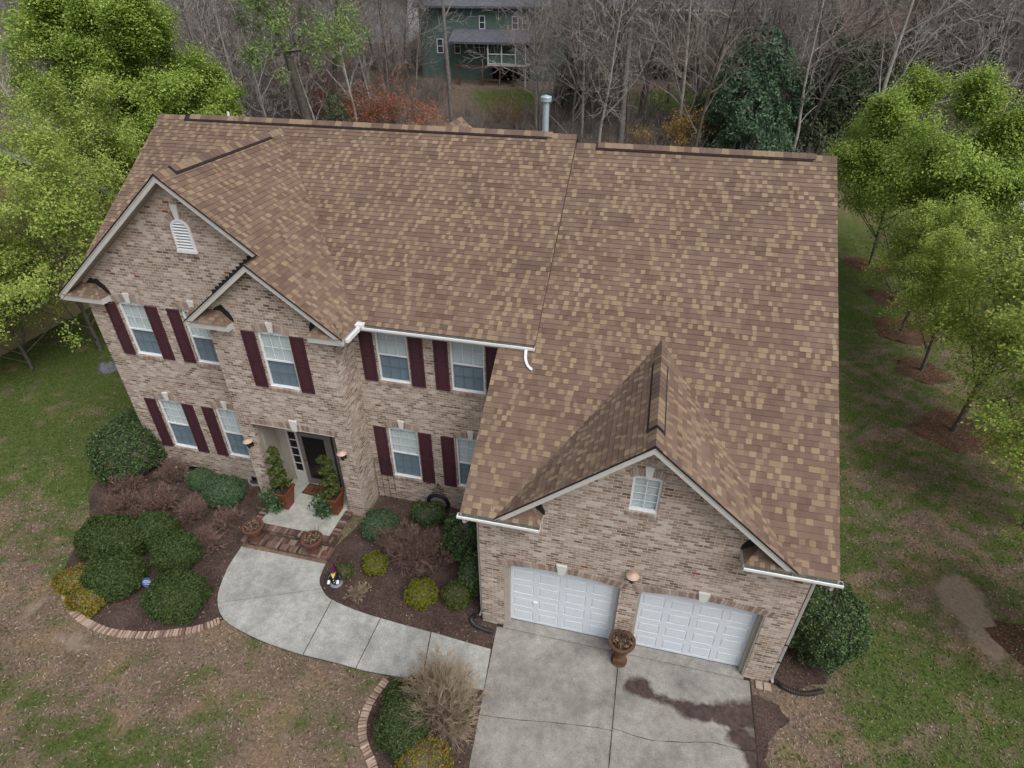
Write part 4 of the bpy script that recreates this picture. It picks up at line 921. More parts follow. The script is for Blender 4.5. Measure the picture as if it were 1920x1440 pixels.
# stoop ------------------------------------------------------------------
st = empty('entry_stoop', (-6.4, 1.6, 0), 'brick-edged porch with two steps before the front door', 'steps')
b = MB(); b.box(-7.62, -5.25, 1.45, 3.499, 0, .40); b.build('landing', MT['porch'], st, bevel=.005)
b = MB(); rg = random.Random(5)
def brickrow(x0, y0, x1, y1, w_, z0, z1, pitch=.078):
    a = Vector((x0, y0, 0)); e = Vector((x1, y1, 0)); d = (e-a).normalized(); nn = Vector((-d.y, d.x, 0)); n = int((e-a).length/pitch)
    for i in range(n):
        p = a+(e-a)*(i/n); q = a+(e-a)*((i+1)/n)-d*.009; dz = rg.uniform(-.004, .004)
        b.prism([tuple(p)[:2]+(z1+dz,), tuple(q)[:2]+(z1+dz,), tuple(q+nn*w_)[:2]+(z1+dz,), tuple(p+nn*w_)[:2]+(z1+dz,)], (0, 0, -(z1-z0)))
brickrow(-7.87, 1.22, -4.99, 1.22, .225, .33, .40)
brickrow(-7.635, 1.46, -7.635, 2.52, .235, .33, .40); brickrow(-5.0, 1.46, -5.0, 2.52, .235, .33, .40)
brickrow(-7.92, .80, -4.95, .80, .21, .13, .20); brickrow(-7.92, 1.012, -4.95, 1.012, .2, .13, .2)
def courses(x0, y0, x1, y1, z0, z1):
    a = Vector((x0, y0, 0)); e = Vector((x1, y1, 0)); d = (e-a).normalized(); nn = Vector((-d.y, d.x, 0)); n = max(1, int((e-a).length/.21)); m = max(1, round((z1-z0)/.073))
    for j in range(m):
        for i in range(n):
            p = a+(e-a)*(i/n); q = a+(e-a)*((i+1)/n)-d*.009; za = z0+(z1-z0)*j/m; zb_ = z0+(z1-z0)*(j+1)/m-.009
            b.prism([tuple(p)[:2]+(za,), tuple(q)[:2]+(za,), tuple(q+nn*.09)[:2]+(za,), tuple(p+nn*.09)[:2]+(za,)], (0, 0, zb_-za))
courses(-7.85, 1.24, -5.01, 1.24, .2, .33); courses(-7.9, .82, -4.97, .82, -.02, .13); courses(-5.0, 1.26, -5.0, 2.5, -.02, .33); courses(-4.97, .82, -4.97, 1.2, -.02, .13); courses(-7.87, 2.5, -7.87, 1.26, -.02, .33); courses(-7.92, 1.2, -7.92, .84, -.02, .13)
b.build('brick_border', MT['redbrick'], st, bevel=.005)
b = MB(); b.box(-7.85, -5.01, 1.27, 2.54, -.1, .325); b.box(-7.9, -4.98, .85, 1.22, -.1, .125); b.build('mortar_core', MT['mortar'], st)

# ------------------------------------------------------------------ plants
def unit(v): return v/np.maximum(np.linalg.norm(v, axis=-1, keepdims=True), 1e-9)
def tubes(b, P0, P1, R0, R1, n=3):
    P0, P1 = np.asarray(P0, float), np.asarray(P1, float); R0, R1 = np.asarray(R0, float), np.asarray(R1, float)
    d = unit(P1-P0); ref = np.where(np.abs(d[:, 2:3]) > .9, np.array([[1., 0, 0]]), np.array([[0, 0, 1.]]))
    x = unit(np.cross(d, ref)); y = np.cross(d, x); a = np.arange(n)*2*np.pi/n
    c = np.cos(a)[None, :, None]*x[:, None]+np.sin(a)[None, :, None]*y[:, None]
    V = np.concatenate([P0[:, None]+c*R0[:, None, None], P1[:, None]+c*R1[:, None, None]], 1).reshape(-1, 3)
    k = np.arange(n); k2 = (k+1) % n; q = np.stack([k, k2, n+k2, n+k], 1)
    F = (np.arange(len(P0))[:, None, None]*2*n+q[None]).reshape(-1, 4); b.add(V, F)
def cards(b, C, size, nrm, rg, asp=1.7, sc=.55):
    """leaf-shaped faces: C centres, nrm preferred normals (with scatter)"""
    n = len(C); size = np.broadcast_to(size, n)*rg.uniform(.7, 1.3, n)
    nn = unit(nrm+rg.normal(0, sc, (n, 3))); t = unit(np.cross(nn, rg.normal(0, 1, (n, 3)))); s = np.cross(nn, t)
    L = (size*asp/2)[:, None]; W = (size/2)[:, None]; lift = nn*(size*.18)[:, None]
    V = np.stack([C-t*L, C+s*W+lift-t*L*.1, C+t*L, C-s*W+lift-t*L*.1], 1).reshape(-1, 3)
    b.add(V, np.arange(n*4).reshape(n, 4))
def grow(rg, p, d, L, r, lvl, P, out, tips, t0=0):
    """recursive limb: P holds per-level settings"""
    n = P['seg'][lvl]; d = np.array(d, float); p = np.array(p, float); nch = P['ch'][lvl] if lvl < len(P['ch']) else 0
    at = np.sort(rg.uniform(P['from'][lvl], 1.0, nch)) if nch else []; ci = 0
    for i in range(n):
        d = d+rg.normal(0, P['wob'][lvl], 3); d[2] += P['up'][lvl]; d /= np.linalg.norm(d)
        q = p+d*L/n; ra = r*(1-i/n*P['tap'][lvl]); rb = r*(1-(i+1)/n*P['tap'][lvl]); out.append((p, q, ra, rb, lvl))
        while ci < nch and at[ci] <= (i+1)/n:
            f = at[ci]; ci += 1; pp = p+(q-p)*max(0, (f*n-i)); ax = unit(np.cross(d, rg.normal(0, 1, 3))); ang = math.radians(rg.uniform(*P['ang'][lvl]))
            dd = d*math.cos(ang)+ax*math.sin(ang); l2 = L*rg.uniform(*P['len'][lvl])*(1-P['short'][lvl]*(f-P['from'][lvl])/(1.001-P['from'][lvl]))
            grow(rg, pp, dd, l2, max(rb*P['rad'][lvl], P['rmin']), lvl+1, P, out, tips)
        p = q
    tips.append((p, d, lvl))
def limbs(b, out, lv0, lv1, sides):
    s = [o for o in out if lv0 <= o[4] <= lv1]
    if s: tubes(b, np.array([o[0] for o in s]), np.array([o[1] for o in s]), np.array([o[2] for o in s]), np.array([o[3] for o in s]), sides)

BARK = dict(
    bark=plain('bark', (.11, .095, .082), .95, .35, 5, bmp=.5, bscale=18), pale=plain('pale grey bark', (.31, .29, .265), .95, .3, 4, bmp=.4, bscale=18),
    grey=plain('grey bark', (.17, .155, .145), .95, .35, 4, bmp=.5, bscale=16), twig=plain('brown twigs', (0.21, 0.18, 0.158), .95, .25, 3), twigp=plain('purple twigs', (0.228, 0.198, 0.19), .95, .25, 3),
    tan=plain('tan twigs', (.3, .235, .165), .95, .25, 4), red=plain('red-brown twigs', (.19, .12, .1), .95, .3, 4))
LEAF = dict(
    pear=leaf_mat('pear leaf', [(0, (0.168, 0.247, 0.04)), (.4, (0.268, 0.38, 0.0622)), (.75, (0.383, 0.513, 0.1)), (1, (0.537, 0.645, 0.201))]),
    pear2=leaf_mat('yellow-green pear leaf', [(0, (0.197, 0.272, 0.0498)), (.4, (0.321, 0.433, 0.0857)), (.7, (0.438, 0.558, 0.124)), (.9, (0.482, 0.455, 0.135)), (1, (0.59, 0.75, 0.249))]),
    box=leaf_mat('boxwood leaf', [(0, (.022, .042, .01)), (.5, (.048, .082, .02)), (.85, (.072, .112, .03)), (1, (.11, .14, .048))], .15, .55),
    box2=leaf_mat('blue-green leaf', [(0, (0.0302, 0.0672, 0.0302)), (.5, (0.0605, 0.118, 0.0504)), (1, (0.126, 0.202, 0.101))], .15, .5),
    lime=leaf_mat('lime leaf', [(0, (0.0765, 0.102, 0.0102)), (.5, (0.162, 0.187, 0.017)), (.8, (0.238, 0.238, 0.0255)), (1, (0.306, 0.255, 0.0425))], .3),
    mixl=leaf_mat('mixed orange-green leaf', [(0, (0.065, 0.104, 0.0195)), (.35, (0.156, 0.195, 0.026)), (.6, (0.312, 0.286, 0.039)), (.8, (0.338, 0.169, 0.039)), (1, (0.234, 0.078, 0.026))], .25),
    fine=leaf_mat('dark holly leaf', [(0, (0.028, 0.0525, 0.0227)), (.5, (0.056, 0.098, 0.035)), (.85, (0.0875, 0.14, 0.042)), (1, (0.175, 0.263, 0.0875))], .15, .35),
    topi=leaf_mat('topiary needle', [(0, (.035, .05, .012)), (.5, (.075, .10, .02)), (1, (.14, .17, .04))], .2),
    ever=leaf_mat('evergreen leaf', [(0, (0.0375, 0.075, 0.045)), (.5, (0.075, 0.135, 0.075)), (.9, (0.112, 0.188, 0.103)), (1, (0.169, 0.244, 0.14))], .15, .5),
    cedar=leaf_mat('cedar spray', [(0, (0.04, 0.0562, 0.03)), (.5, (0.0775, 0.106, 0.0575)), (.9, (0.125, 0.147, 0.075)), (1, (0.163, 0.169, 0.0938))], .15, .7),
    pine=leaf_mat('pine needle', [(0, (0.0853, 0.134, 0.0488)), (.5, (0.195, 0.28, 0.0927)), (1, (0.341, 0.44, 0.159))], .2),
    orange=leaf_mat('orange-red buds', [(0, (0.249, 0.0834, 0.0473)), (.5, (0.375, 0.139, 0.0751)), (1, (0.468, 0.222, 0.129))], .3), gold=leaf_mat('gold-orange leaf', [(0, (0.312, 0.241, 0.0429)), (.5, (0.468, 0.315, 0.0751)), (1, (0.561, 0.278, 0.129))], .3),
    rust=leaf_mat('rusty leaf', [(0, (.13, .06, .02)), (.5, (.2, .095, .025)), (1, (.26, .15, .05))], .3), dead=island_mat('dead leaves', [(0, (.08, .05, .037)), (.7, (.16, .105, .075)), (.96, (.24, .175, .13)), (1, (.42, .36, .3))]))

def mound(name, loc, rx, ry, h, mat, n, size, label, cat='shrub', group=None, seed=0, pw=2.6, rough=.05, core=True, low=-.45, thin=0):
    """clipped shrub: many leaves in a shell round a twiggy core"""
    rg = np.random.default_rng(seed+11); o = empty(name, loc, label, cat, group)
    n = int(n*3.1); size *= .54
    d = unit(rg.normal(0, 1, (n*2, 3))); d = d[d[:, 2] > low][:n]; m = len(d)
    sup = (np.abs(d[:, 0])**pw+np.abs(d[:, 1])**pw+np.abs(d[:, 2])**pw)**(-1/pw)
    ph = rg.uniform(0, 6.28, 6)
    lum = 1+rough*(np.sin(5*d[:, 0]+ph[0])*np.sin(4*d[:, 1]+ph[1])+.7*np.sin(11*d[:, 0]+ph[2])*np.sin(9*d[:, 2]+ph[3])+.6*np.sin(17*d[:, 1]+ph[4])*np.sin(15*d[:, 0]+ph[5]))
    dep = 1-np.abs(rg.normal(0, .085+thin, m))+np.where(rg.random(m) < .05, .05, 0)
    k_ = rg.integers(0, m, max(6, m//450)); dd_ = d[:, None, :]@d[k_].T[None]; dep = dep*(1+.09*np.clip((dd_[:, 0].max(1)-.985)/.015, 0, 1))
    C = d*(sup*lum*dep)[:, None]*np.array([rx, ry, h*.58]); C[:, 2] += h*.42
    kp = C[:, 2] > .02; C, d = C[kp], d[kp]
    b = MB(); cards(b, C, size, d*1.0+np.array([0, 0, .25]), rg, sc=.8); f = b.build('foliage', mat, o, uv=False, world=False)
    if core:
        c = MB(); k = 14; prof = []
        for i in range(9):
            a = -math.pi/2+math.pi*i/8; r_ = abs(math.cos(a))**(2/pw)*.86; z_ = math.copysign(abs(math.sin(a))**(2/pw), a)*.86; prof.append((max(r_, .01), z_))
        V0 = MB(); V0.lathe(prof, (0, 0, 0), k); VV = V0.V[0]*np.array([rx, ry, h*.56]); VV[:, 2] += h*.42; VV[:, 2] = np.maximum(VV[:, 2], -.05); V0.V[0] = VV
        V0.build('stems', BARK['bark'], o, uv=False, world=False, smooth=True)
    return o
def twigs(name, loc, n, r, h, mat, label, cat='shrub', group=None, seed=0, thick=.006, spread=.8, lv=2, sub=4, wob=.12, leaf=None, nl=0, ls=.05, rmin=.003):
    """leafless twiggy shrub fanning up from the ground"""
    rg = np.random.default_rng(seed+5); o = empty(name, loc, label, cat, group); out = []; tips = []
    P = dict(seg=[4, 3, 3, 2], ch=[sub, sub if lv > 2 else 0, 0], wob=[wob, wob*1.2, wob*1.3, wob], up=[.04, .05, .04, 0], tap=[.6, .6, .7, .7], ang=[(15, 42), (15, 45), (15, 45)], len=[(.4, .7), (.4, .7), (.4, .6)], short=[.35, .3, .3], rad=[.7, .7, .7], rmin=rmin, **{'from': [.18, .2, .2]})
    for i in range(n):
        a = rg.uniform(0, 6.28); t = math.radians(70)*math.sqrt(rg.random())*spread
        d = np.array([math.cos(a)*math.sin(t), math.sin(a)*math.sin(t), math.cos(t)]); L = 1/math.sqrt((math.sin(t)/r)**2+(math.cos(t)/h)**2)*rg.uniform(.7, 1.02)
        grow(rg, np.array([rg.normal(0, r*.08), rg.normal(0, r*.08), 0]), d, L, thick, 0, P, out, tips)
    b = MB(); limbs(b, out, 0, 3, 3); b.build('twigs', mat, o, uv=False, world=False)
    if leaf is not None:
        T = np.array([t[0] for t in tips]); k = rg.integers(0, len(T), nl); C = T[k]+rg.normal(0, ls*1.6, (nl, 3)); C = C[C[:, 2] > .03]; b = MB(); cards(b, C, ls, np.tile([0, 0, 1.], (len(C), 1)), rg); b.build('buds', leaf, o, uv=False, world=False)
    return o
def Z(x, y): return (x, y, float(gz(x, y)))

# clipped shrubs and bed plants -------------------------------------------
GS = 'clipped evergreen shrubs in the front beds'
mound('boxwood_shrub', Z(-11.45, -.3), 1.0, .72, 1.1, LEAF['box'], 5200, .07, 'large wide dark green shrub at the far left of the clipped group', group=GS, seed=1)
mound('boxwood_shrub', Z(-10.45, -1.3), .8, .66, 1.0, LEAF['box'], 4200, .07, 'rounded green shrub in the middle of the group, touching the yellow-orange shrubs', group=GS, seed=2)
mound('boxwood_shrub', Z(-9.3, -.2), .64, .58, 1.0, LEAF['box'], 3400, .066, 'clipped green shrub nearest the porch steps, behind the blue yard sign', group=GS, seed=3)
mound('boxwood_shrub', Z(-8.25, -1.5), .76, .66, .95, LEAF['box'], 4200, .066, 'clipped squarish green shrub standing alone beside the walkway curve', group=GS, seed=4, pw=3)
mound('boxwood_shrub', Z(-10.45, .35), .7, .5, 1.0, LEAF['box'], 3000, .07, 'dark green shrub at the back of the clipped group, half hidden by its neighbours', group=GS, seed=5)
mound('foundation_shrub', Z(-9.35, 2.2), .62, .52, .85, LEAF['box2'], 3000, .055, 'round bluish green shrub against the brick wall beside the porch', seed=6)
mound('foundation_shrub', Z(-10.55, 2.6), .42, .38, .62, LEAF['box2'], 1500, .055, 'small round green shrub in front of the first foundation vent', seed=7)
mound('corner_shrub', Z(-13.3, 2.8), 1.05, 1.15, 1.95, LEAF['fine'], 6500, .075, 'big dark broadleaf shrub at the left corner of the house', seed=8, pw=2.2, rough=.1, thin=.03)
mound('dwarf_shrub', Z(-11.55, -1.55), .62, .45, .45, LEAF['mixl'], 1700, .065, 'low yellow and orange leaved shrub at the left end of the brick edging', seed=9, rough=.15)
mound('dwarf_shrub', Z(-10.75, -2.0), .52, .4, .5, LEAF['mixl'], 1600, .065, 'bright yellow-green shrub with orange tips in front of the clipped shrubs', seed=10, rough=.15)
mound('dwarf_shrub', Z(-1.85, .25), .42, .4, .55, LEAF['lime'], 1500, .055, 'bright lime green round shrub in the middle of the bed before the garage', seed=11, rough=.12)
mound('dwarf_shrub', Z(-3.5, .9), .36, .34, .45, LEAF['lime'], 1000, .055, 'small lime yellow shrub close to the porch steps', seed=12, rough=.15)
mound('dwarf_shrub', Z(-.85, .45), .4, .38, .6, LEAF['topi'], 1300, .055, 'small mid green shrub at the front left corner of the garage', seed=13, rough=.12)
mound('dwarf_shrub', Z(-4.35, .55), .26, .24, .28, LEAF['topi'], 500, .05, 'tiny green plant behind the garden gnome', seed=14, rough=.2)
mound('foundation_shrub', Z(-3.85, 2.1), .52, .5, .7, LEAF['box2'], 1900, .06, 'dark green shrub beside the right side of the porch', seed=15, rough=.1)
mound('foundation_shrub', Z(-2.6, 2.9), .55, .4, .62, LEAF['fine'], 1400, .06, 'low dark shrub under the lower windows beside the hose ring', seed=16, rough=.12, thin=.08)
mound('holly_shrub', Z(-1.0, 2.1), .62, .75, 1.5, LEAF['fine'], 2600, .1, 'loose glossy dark green holly between the hose ring and the garage', seed=17, pw=2, rough=.22, thin=.12)
mound('holly_shrub', Z(-.5, 1.0), .42, .5, 1.25, LEAF['fine'], 1800, .08, 'dark green shrub hugging the side wall of the garage', seed=18, pw=2, rough=.15, thin=.05)
mound('corner_shrub', Z(8.6, 1.5), .98, 1.08, 1.9, LEAF['fine'], 6500, .072, 'big round dark green shrub at the right corner of the garage', seed=19, pw=2.3, rough=.08, thin=.03)
mound('boxwood_shrub', Z(-1.0, -3.0), .58, .82, .85, LEAF['box'], 4200, .06, 'rounded dark green shrub left of the twiggy bush by the driveway', group=GS, seed=20, rough=.08)
mound('dwarf_shrub', Z(-.25, -3.75), .6, .5, .5, LEAF['mixl'], 1700, .055, 'low green and yellow shrub below the twiggy bush by the driveway', seed=21, rough=.15)
mound('dwarf_shrub', Z(.12, -2.6), .3, .4, .4, LEAF['topi'], 700, .05, 'small green shrub under the right side of the twiggy bush', seed=22, rough=.2)
# leafless shrubs
GT = 'bare reddish barberry shrubs in the beds'
twigs('bare_shrub', Z(-.25, -2.6), 130, .88, 1.5, BARK['tan'], 'large tan leafless bush fanning upward beside the driveway', seed=30, thick=.02, sub=7, lv=3, spread=.85, wob=.09, rmin=.005)
for k, (x, y, r_, h_, lb) in enumerate(((-12.3, 1.15, .75, .62, 'bare brown bush at the left end of the bed before the corner shrub'), (-11.15, 1.35, .8, .7, 'bare brown bush behind the wide clipped shrub'), (-10.0, 1.3, .7, .65, 'bare brown bush in the middle of the left bed'),
        (-8.85, .35, .6, .7, 'bare reddish bush between the clipped shrub and the porch steps'), (-11.6, 2.6, .6, .75, 'bare brown bush against the brick wall by the corner shrub'), (-8.6, 1.35, .5, .6, 'bare reddish bush beside the left urn'), (-12.75, 1.75, .5, .95, 'taller bare pinkish bush in front of the corner shrub'))):
    twigs('bare_shrub', Z(x, y), 46, r_, h_, BARK['red'], lb, group=GT, seed=40+k, sub=6, lv=3, thick=.014, rmin=.007, leaf=LEAF['dead'], nl=160, ls=.035)
for k, (x, y, r_, h_, lb) in enumerate(((-2.55, 1.4, .95, 1.0, 'wide bare purplish bush in the bed before the lower windows'), (-3.3, 1.7, .6, .7, 'bare purplish bush next to the porch side shrub'), (-1.75, 1.6, .7, .8, 'bare purplish bush beside the glossy holly'), (-3.6, -.05, .4, .3, 'small low tan bush by the walkway next to the gnome'))):
    twigs('bare_shrub', Z(x, y), 50 if k < 3 else 50, r_, h_, BARK['red'] if k < 3 else BARK['tan'], lb, group=GT, seed=50+k, sub=6, lv=3, thick=.014, rmin=.007, leaf=LEAF['dead'], nl=120, ls=.03)

# potted topiaries on the porch ----------------------------------------------
def topiary(x, y, label, seed):
    o = empty('potted_topiary', (x, y, .4), label, 'potted plant', 'spiral topiaries in rust planters on the porch'); rg = np.random.default_rng(seed)
    b = MB(); b.prism([(-.16, -.16, 0), (.16, -.16, 0), (.16, .16, 0), (-.16, .16, 0)], (0, 0, .001))
    V = [(s*i, s*j, z) for s, z in ((.155, 0), (.235, .62), (.26, .62), (.26, .68), (.22, .68), (.215, .6)) for i, j in ((-1, -1), (1, -1), (1, 1), (-1, 1))]
    b.add(V, [(4*k+i, 4*k+(i+1) % 4, 4*k+4+(i+1) % 4, 4*k+4+i) for k in range(5) for i in range(4)]); b.build('pot', MT['planter'], o, world=False, bevel=.006)
    b = MB(); b.box(-.21, .21, -.21, .21, .58, .61); b.build('soil', MT['soil'], o, world=False)
    b = MB(); b.tube([(0, 0, .6), (.02, 0, 1.0), (-.02, .01, 1.5), (0, 0, 2.0)], .018, 6); b.build('stem', BARK['bark'], o, world=False)
    n = 3000; t = rg.random(n); a = t*2*np.pi*3.2+seed; R_ = .115*(1-.35*t); z = .78+1.32*t
    d = unit(rg.normal(0, 1, (n, 3))); rad = (.175-.055*t)*rg.uniform(.55, 1.05, n)
    C = np.stack([np.cos(a)*R_, np.sin(a)*R_, z], 1)+d*rad[:, None]*np.array([1, 1, .62]); b = MB(); cards(b, C, .04, d, rg, 2.0); b.build('foliage', LEAF['topi'], o, uv=False, world=False)
    n = 700; C = np.stack([rg.normal(-.2, .13, n), rg.normal(-.22, .1, n), rg.uniform(.05, .74, n)], 1); b = MB(); cards(b, C, .06, np.tile([-.5, -.6, .5], (n, 1)), rg); b.build('ivy', LEAF['box2'], o, uv=False, world=False); o.scale = (1.13, 1.13, 1.08)
topiary(-7.2, 2.3, 'spiral topiary in a rust square planter left of the front door', 1)
topiary(-5.55, 2.45, 'spiral topiary in a rust square planter right of the front door', 4)
# urns
def urn(name, x, y, z, label, mat, ped, sc, group=None, seed=0):
    o = empty(name, (x, y, z), label, 'urn', group); rg = np.random.default_rng(seed); s = sc; b = MB()
    if ped: b.box(-.13*s, .13*s, -.13*s, .13*s, 0, .16*s); b.lathe([(.13*s, .16*s), (.1*s, .2*s), (.085*s, .3*s), (.12*s, .35*s)], (0, 0, 0), 20); zz = .34*s
    else: b.box(-.14*s, .14*s, -.14*s, .14*s, 0, .07*s); zz = .07*s
    b.lathe([(.10*s, zz), (.08*s, zz+.06*s), (.1*s, zz+.09*s), (.2*s, zz+.17*s), (.235*s, zz+.27*s), (.225*s, zz+.32*s), (.28*s, zz+.35*s), (.285*s, zz+.385*s), (.215*s, zz+.39*s), (.2*s, zz+.33*s)], (0, 0, 0), 28)
    b.build('bowl', mat, o, smooth=False, world=False, bevel=.004)
    b = MB(); b.lathe([(.205*s, zz+.30*s), (.205*s, zz+.335*s)], (0, 0, 0), 20); b.build('soil', MT['soil'], o, world=False)
    n = 160; a = rg.uniform(0, 6.28, n); r_ = .19*s*np.sqrt(rg.random(n)); C = np.stack([np.cos(a)*r_, np.sin(a)*r_, zz+.36*s+rg.uniform(0, .07, n)*s], 1); b = MB(); cards(b, C, .05*s, np.tile([0, 0, .6], (n, 1)), rg, 2.2)
    P0 = C[:40]; P1 = P0+np.stack([np.cos(a[:40])*.12, np.sin(a[:40])*.12, rg.uniform(.04, .2, 40)], 1)*s; tubes(b, P0, P1, np.full(40, .004), np.full(40, .002)); b.build('dead_plants', LEAF['dead'], o, uv=False, world=False)
    return o
urn('stone_urn', -7.5, 1.02, .2, 'round brown urn of dead plants at the left end of the lower porch step', MT['urn'], False, 1.12, 'urns on the porch steps', 1)
urn('stone_urn', -5.52, 1.0, .2, 'round brown urn of dead plants at the right end of the lower porch step', MT['urn'], False, 1.12, 'urns on the porch steps', 2)
urn('pedestal_urn', 3.68, -.30, .03, 'rusty pedestal urn of dead leaves between the two garage doors', MT['rust'], True, 1.18, None, 3)
b = MB(); b.lathe([(.20, 0), (.21, .03), (.17, .035)], (3.68, -.3, .031), 20); o = b.build('urn_tray', MT['rust'], None); tag(o, 'dark rusty round tray under the pedestal urn', 'tray')
b = MB(); rgk = random.Random(3)
for k in range(7):
    a = k*.9; b.lathe([(.05, 0), (.045, .03), (.02, .05)], (-5.16+.05*math.cos(a), .93+.05*math.sin(a), .2+.01*k % .03), 9)
o = b.build('clay_ornament', MT['terra'], None); tag(o, 'small red clay ornament on the right end of the lower porch step', 'ornament')
# door mat with a letter
dm = empty('door_mat', (-6.62, 3.12, .4), 'small brown mat with a dark border and the letter H before the front door', 'doormat'); dm.rotation_euler = (0, 0, R(-4))
b = MB(); b.box(-.38, .38, -.24, .24, .001, .018); b.build('mat', MT['coir'], dm, world=False)
b = MB()
for x0, x1, y0, y1 in ((-.36, .36, -.225, -.2), (-.36, .36, .2, .225), (-.36, -.335, -.2, .2), (.335, .36, -.2, .2), (-.1, -.06, -.12, .12), (.06, .1, -.12, .12), (-.06, .06, -.018, .018)): b.box(x0, x1, y0, y1, .017, .0205)
b.build('lettering', MT['black'], dm, world=False)
# garden gnome
gn = empty('garden_gnome', Z(-4.42, .18), 'garden gnome in a burgundy cap and black coat with white mittens', 'figurine'); gn.rotation_euler = (0, 0, R(14)); gn.scale = (1.15, 1.15, 1.15)
MT['gnblack'] = plain('black glaze', (.012, .012, .018), .35, .2); MT['gncap'] = plain('burgundy glaze', (.075, .012, .03), .4, .2); MT['gnyel'] = plain('yellow glaze', (.72, .52, .08), .4, .1); MT['gngrey'] = plain('grey stone base', (.22, .25, .29), .8, .2); MT['gnskin'] = plain('figurine face', (.45, .25, .17), .5, .1)
b = MB(); b.lathe([(.15, 0), (.16, .03), (.14, .06), (.05, .065)], (0, 0, 0), 16); b.build('base', MT['gngrey'], gn, world=False)
b = MB(); b.lathe([(.09, .06), (.12, .14), (.125, .24), (.1, .35), (.07, .41), (.03, .43)], (0, 0, 0), 18)
for sx in (-1, 1): b.tube([(sx*.08, 0, .37), (sx*.15, -.05, .29), (sx*.12, -.13, .26)], [.045, .038, .032], 8)
b.build('body', MT['gnblack'], gn, world=False, smooth=True)
b = MB(); b.lathe([(.02, .40), (.065, .43), (.075, .48), (.06, .53), (.02, .56)], (0, -.01, 0), 16); b.lathe([(.004, .0), (.014, .008), (.014, .02), (.004, .028)], (0, -.09, .465), 8); b.build('head', MT['gnskin'], gn, world=False, smooth=True)
b = MB(); b.lathe([(.085, .50), (.092, .52), (.075, .58), (.045, .66), (.012, .75)], (0, .005, 0), 18); b.build('cap', MT['gncap'], gn, world=False, smooth=True)
b = MB(); b.prism([(-.055, -.085, .45), (.055, -.085, .45), (0, -.135, .33)], (0, .05, 0)); b.build('beard', MT['gnyel'], gn, world=False, bevel=.01)
for sx in (-1, 1):
    b = MB(); c = (sx*.11, -.15, .245); b.lathe([(.008, 0), (.03, .012), (.036, .035), (.026, .06), (.008, .068)], c, 10)
    for k in range(4): b.tube([(c[0]+(-.024+.016*k), c[1]-.02, c[2]+.03), (c[0]+(-.026+.017*k), c[1]-.05, c[2]+.02), (c[0]+(-.024+.016*k), c[1]-.058, c[2]-.002)], [.011, .010, .007], 6)
    b.tube([(c[0]-sx*.03, c[1], c[2]+.04), (c[0]-sx*.045, c[1]-.02, c[2]+.065)], [.012, .008], 6); b.build('mitten', MT['white'], gn, world=False, smooth=True)
b = MB()
for k in range(2): b.lathe([(.012, 0), (.014, .006), (.004, .01)], (0, -.128+.004*k, .28-.09*k), 8)
b.build('buttons', MT['white'], gn, world=False)
# yard sign
MT['blue'] = plain('blue sign', (.05, .10, .28), .4, .15)
ys = empty('yard_sign', Z(-9.3, -1.55), 'small blue octagonal yard sign among the clipped shrubs', 'sign')
b = MB(); P = [(.15*math.cos(math.pi/8+k*math.pi/4), -.012, .5+.15*math.sin(math.pi/8+k*math.pi/4)) for k in range(8)]; b.prism(P, (0, .012, 0)); b.build('plate', MT['blue'], ys, world=False, bevel=.003)
b = MB(); b.bar((0, .004, 0), (0, .004, .48), .018, .012); b.build('stake', MT['flue'], ys, world=False)
b = MB()
for z_, wd in ((.55, .08), (.51, .11), (.455, .08)): b.box(-wd, wd, -.0155, -.0125, z_, z_+.014)
b.build('lettering', MT['white'], ys, world=False); ys.rotation_euler = (R(-28), 0, R(12))
# hose ring on an iron hanger, trellis
ho = empty('hose_ring', Z(-2.33, 3.22), 'ring of black hose on a scrolled iron stand against the brick wall', 'garden hose')
b = MB(); zc = .52
for k in range(5): b.torus((.0, -.03+.03*(k % 2), zc+.008*k), .29+.018*k, .028, (0, 1, .08), 30, 7)
b.build('coil', MT['hose'], ho, world=False, smooth=True)
b = MB(); b.bar((0, .06, 0), (0, .06, 1.2), .02, .02); b.tube([(0, .06, 1.2), (0, .06, 1.32)], [.03, .004], 6)
for sx in (-1, 1):
    b.tube([(0, .06, .95), (sx*.12, .06, .92), (sx*.17, .06, 1.0), (sx*.12, .06, 1.07), (sx*.06, .06, 1.03), (sx*.08, .06, .98)], .012, 6); b.tube([(0, .06, 1.05), (sx*.08, .06, 1.12), (sx*.06, .06, 1.2), (0, .06, 1.16)], .011, 6); b.tube([(0, .06, .88), (sx*.22, .04, .86)], .012, 6)
b.build('stand', MT['iron'], ho, world=False)
tr = empty('garden_trellis', Z(-4.2, 3.46), 'thin black iron trellis with an arched scroll top on the brick wall', 'trellis'); b = MB()
for x in (-.3, -.1, .1, .3): b.tube([(x, 0, -.05), (x, 0, 1.55)], .007, 5)
for z_ in (.5, 1.55): b.tube([(-.3, 0, z_), (.3, 0, z_)], .007, 5)
b.build('bars', MT['iron'], tr, world=False)
b = MB(); b.tube([(.3*math.cos(math.pi*k/10), 0, 1.55+.24*math.sin(math.pi*k/10)) for k in range(11)], .009, 5)
for x in (-.2, -.07, .07, .2): b.tube([(x, 0, 1.55), (x+.04, 0, 1.62), (x-.02, 0, 1.68), (x-.04, 0, 1.62)], .007, 5)
b.build('scroll', MT['iron'], tr, world=False)
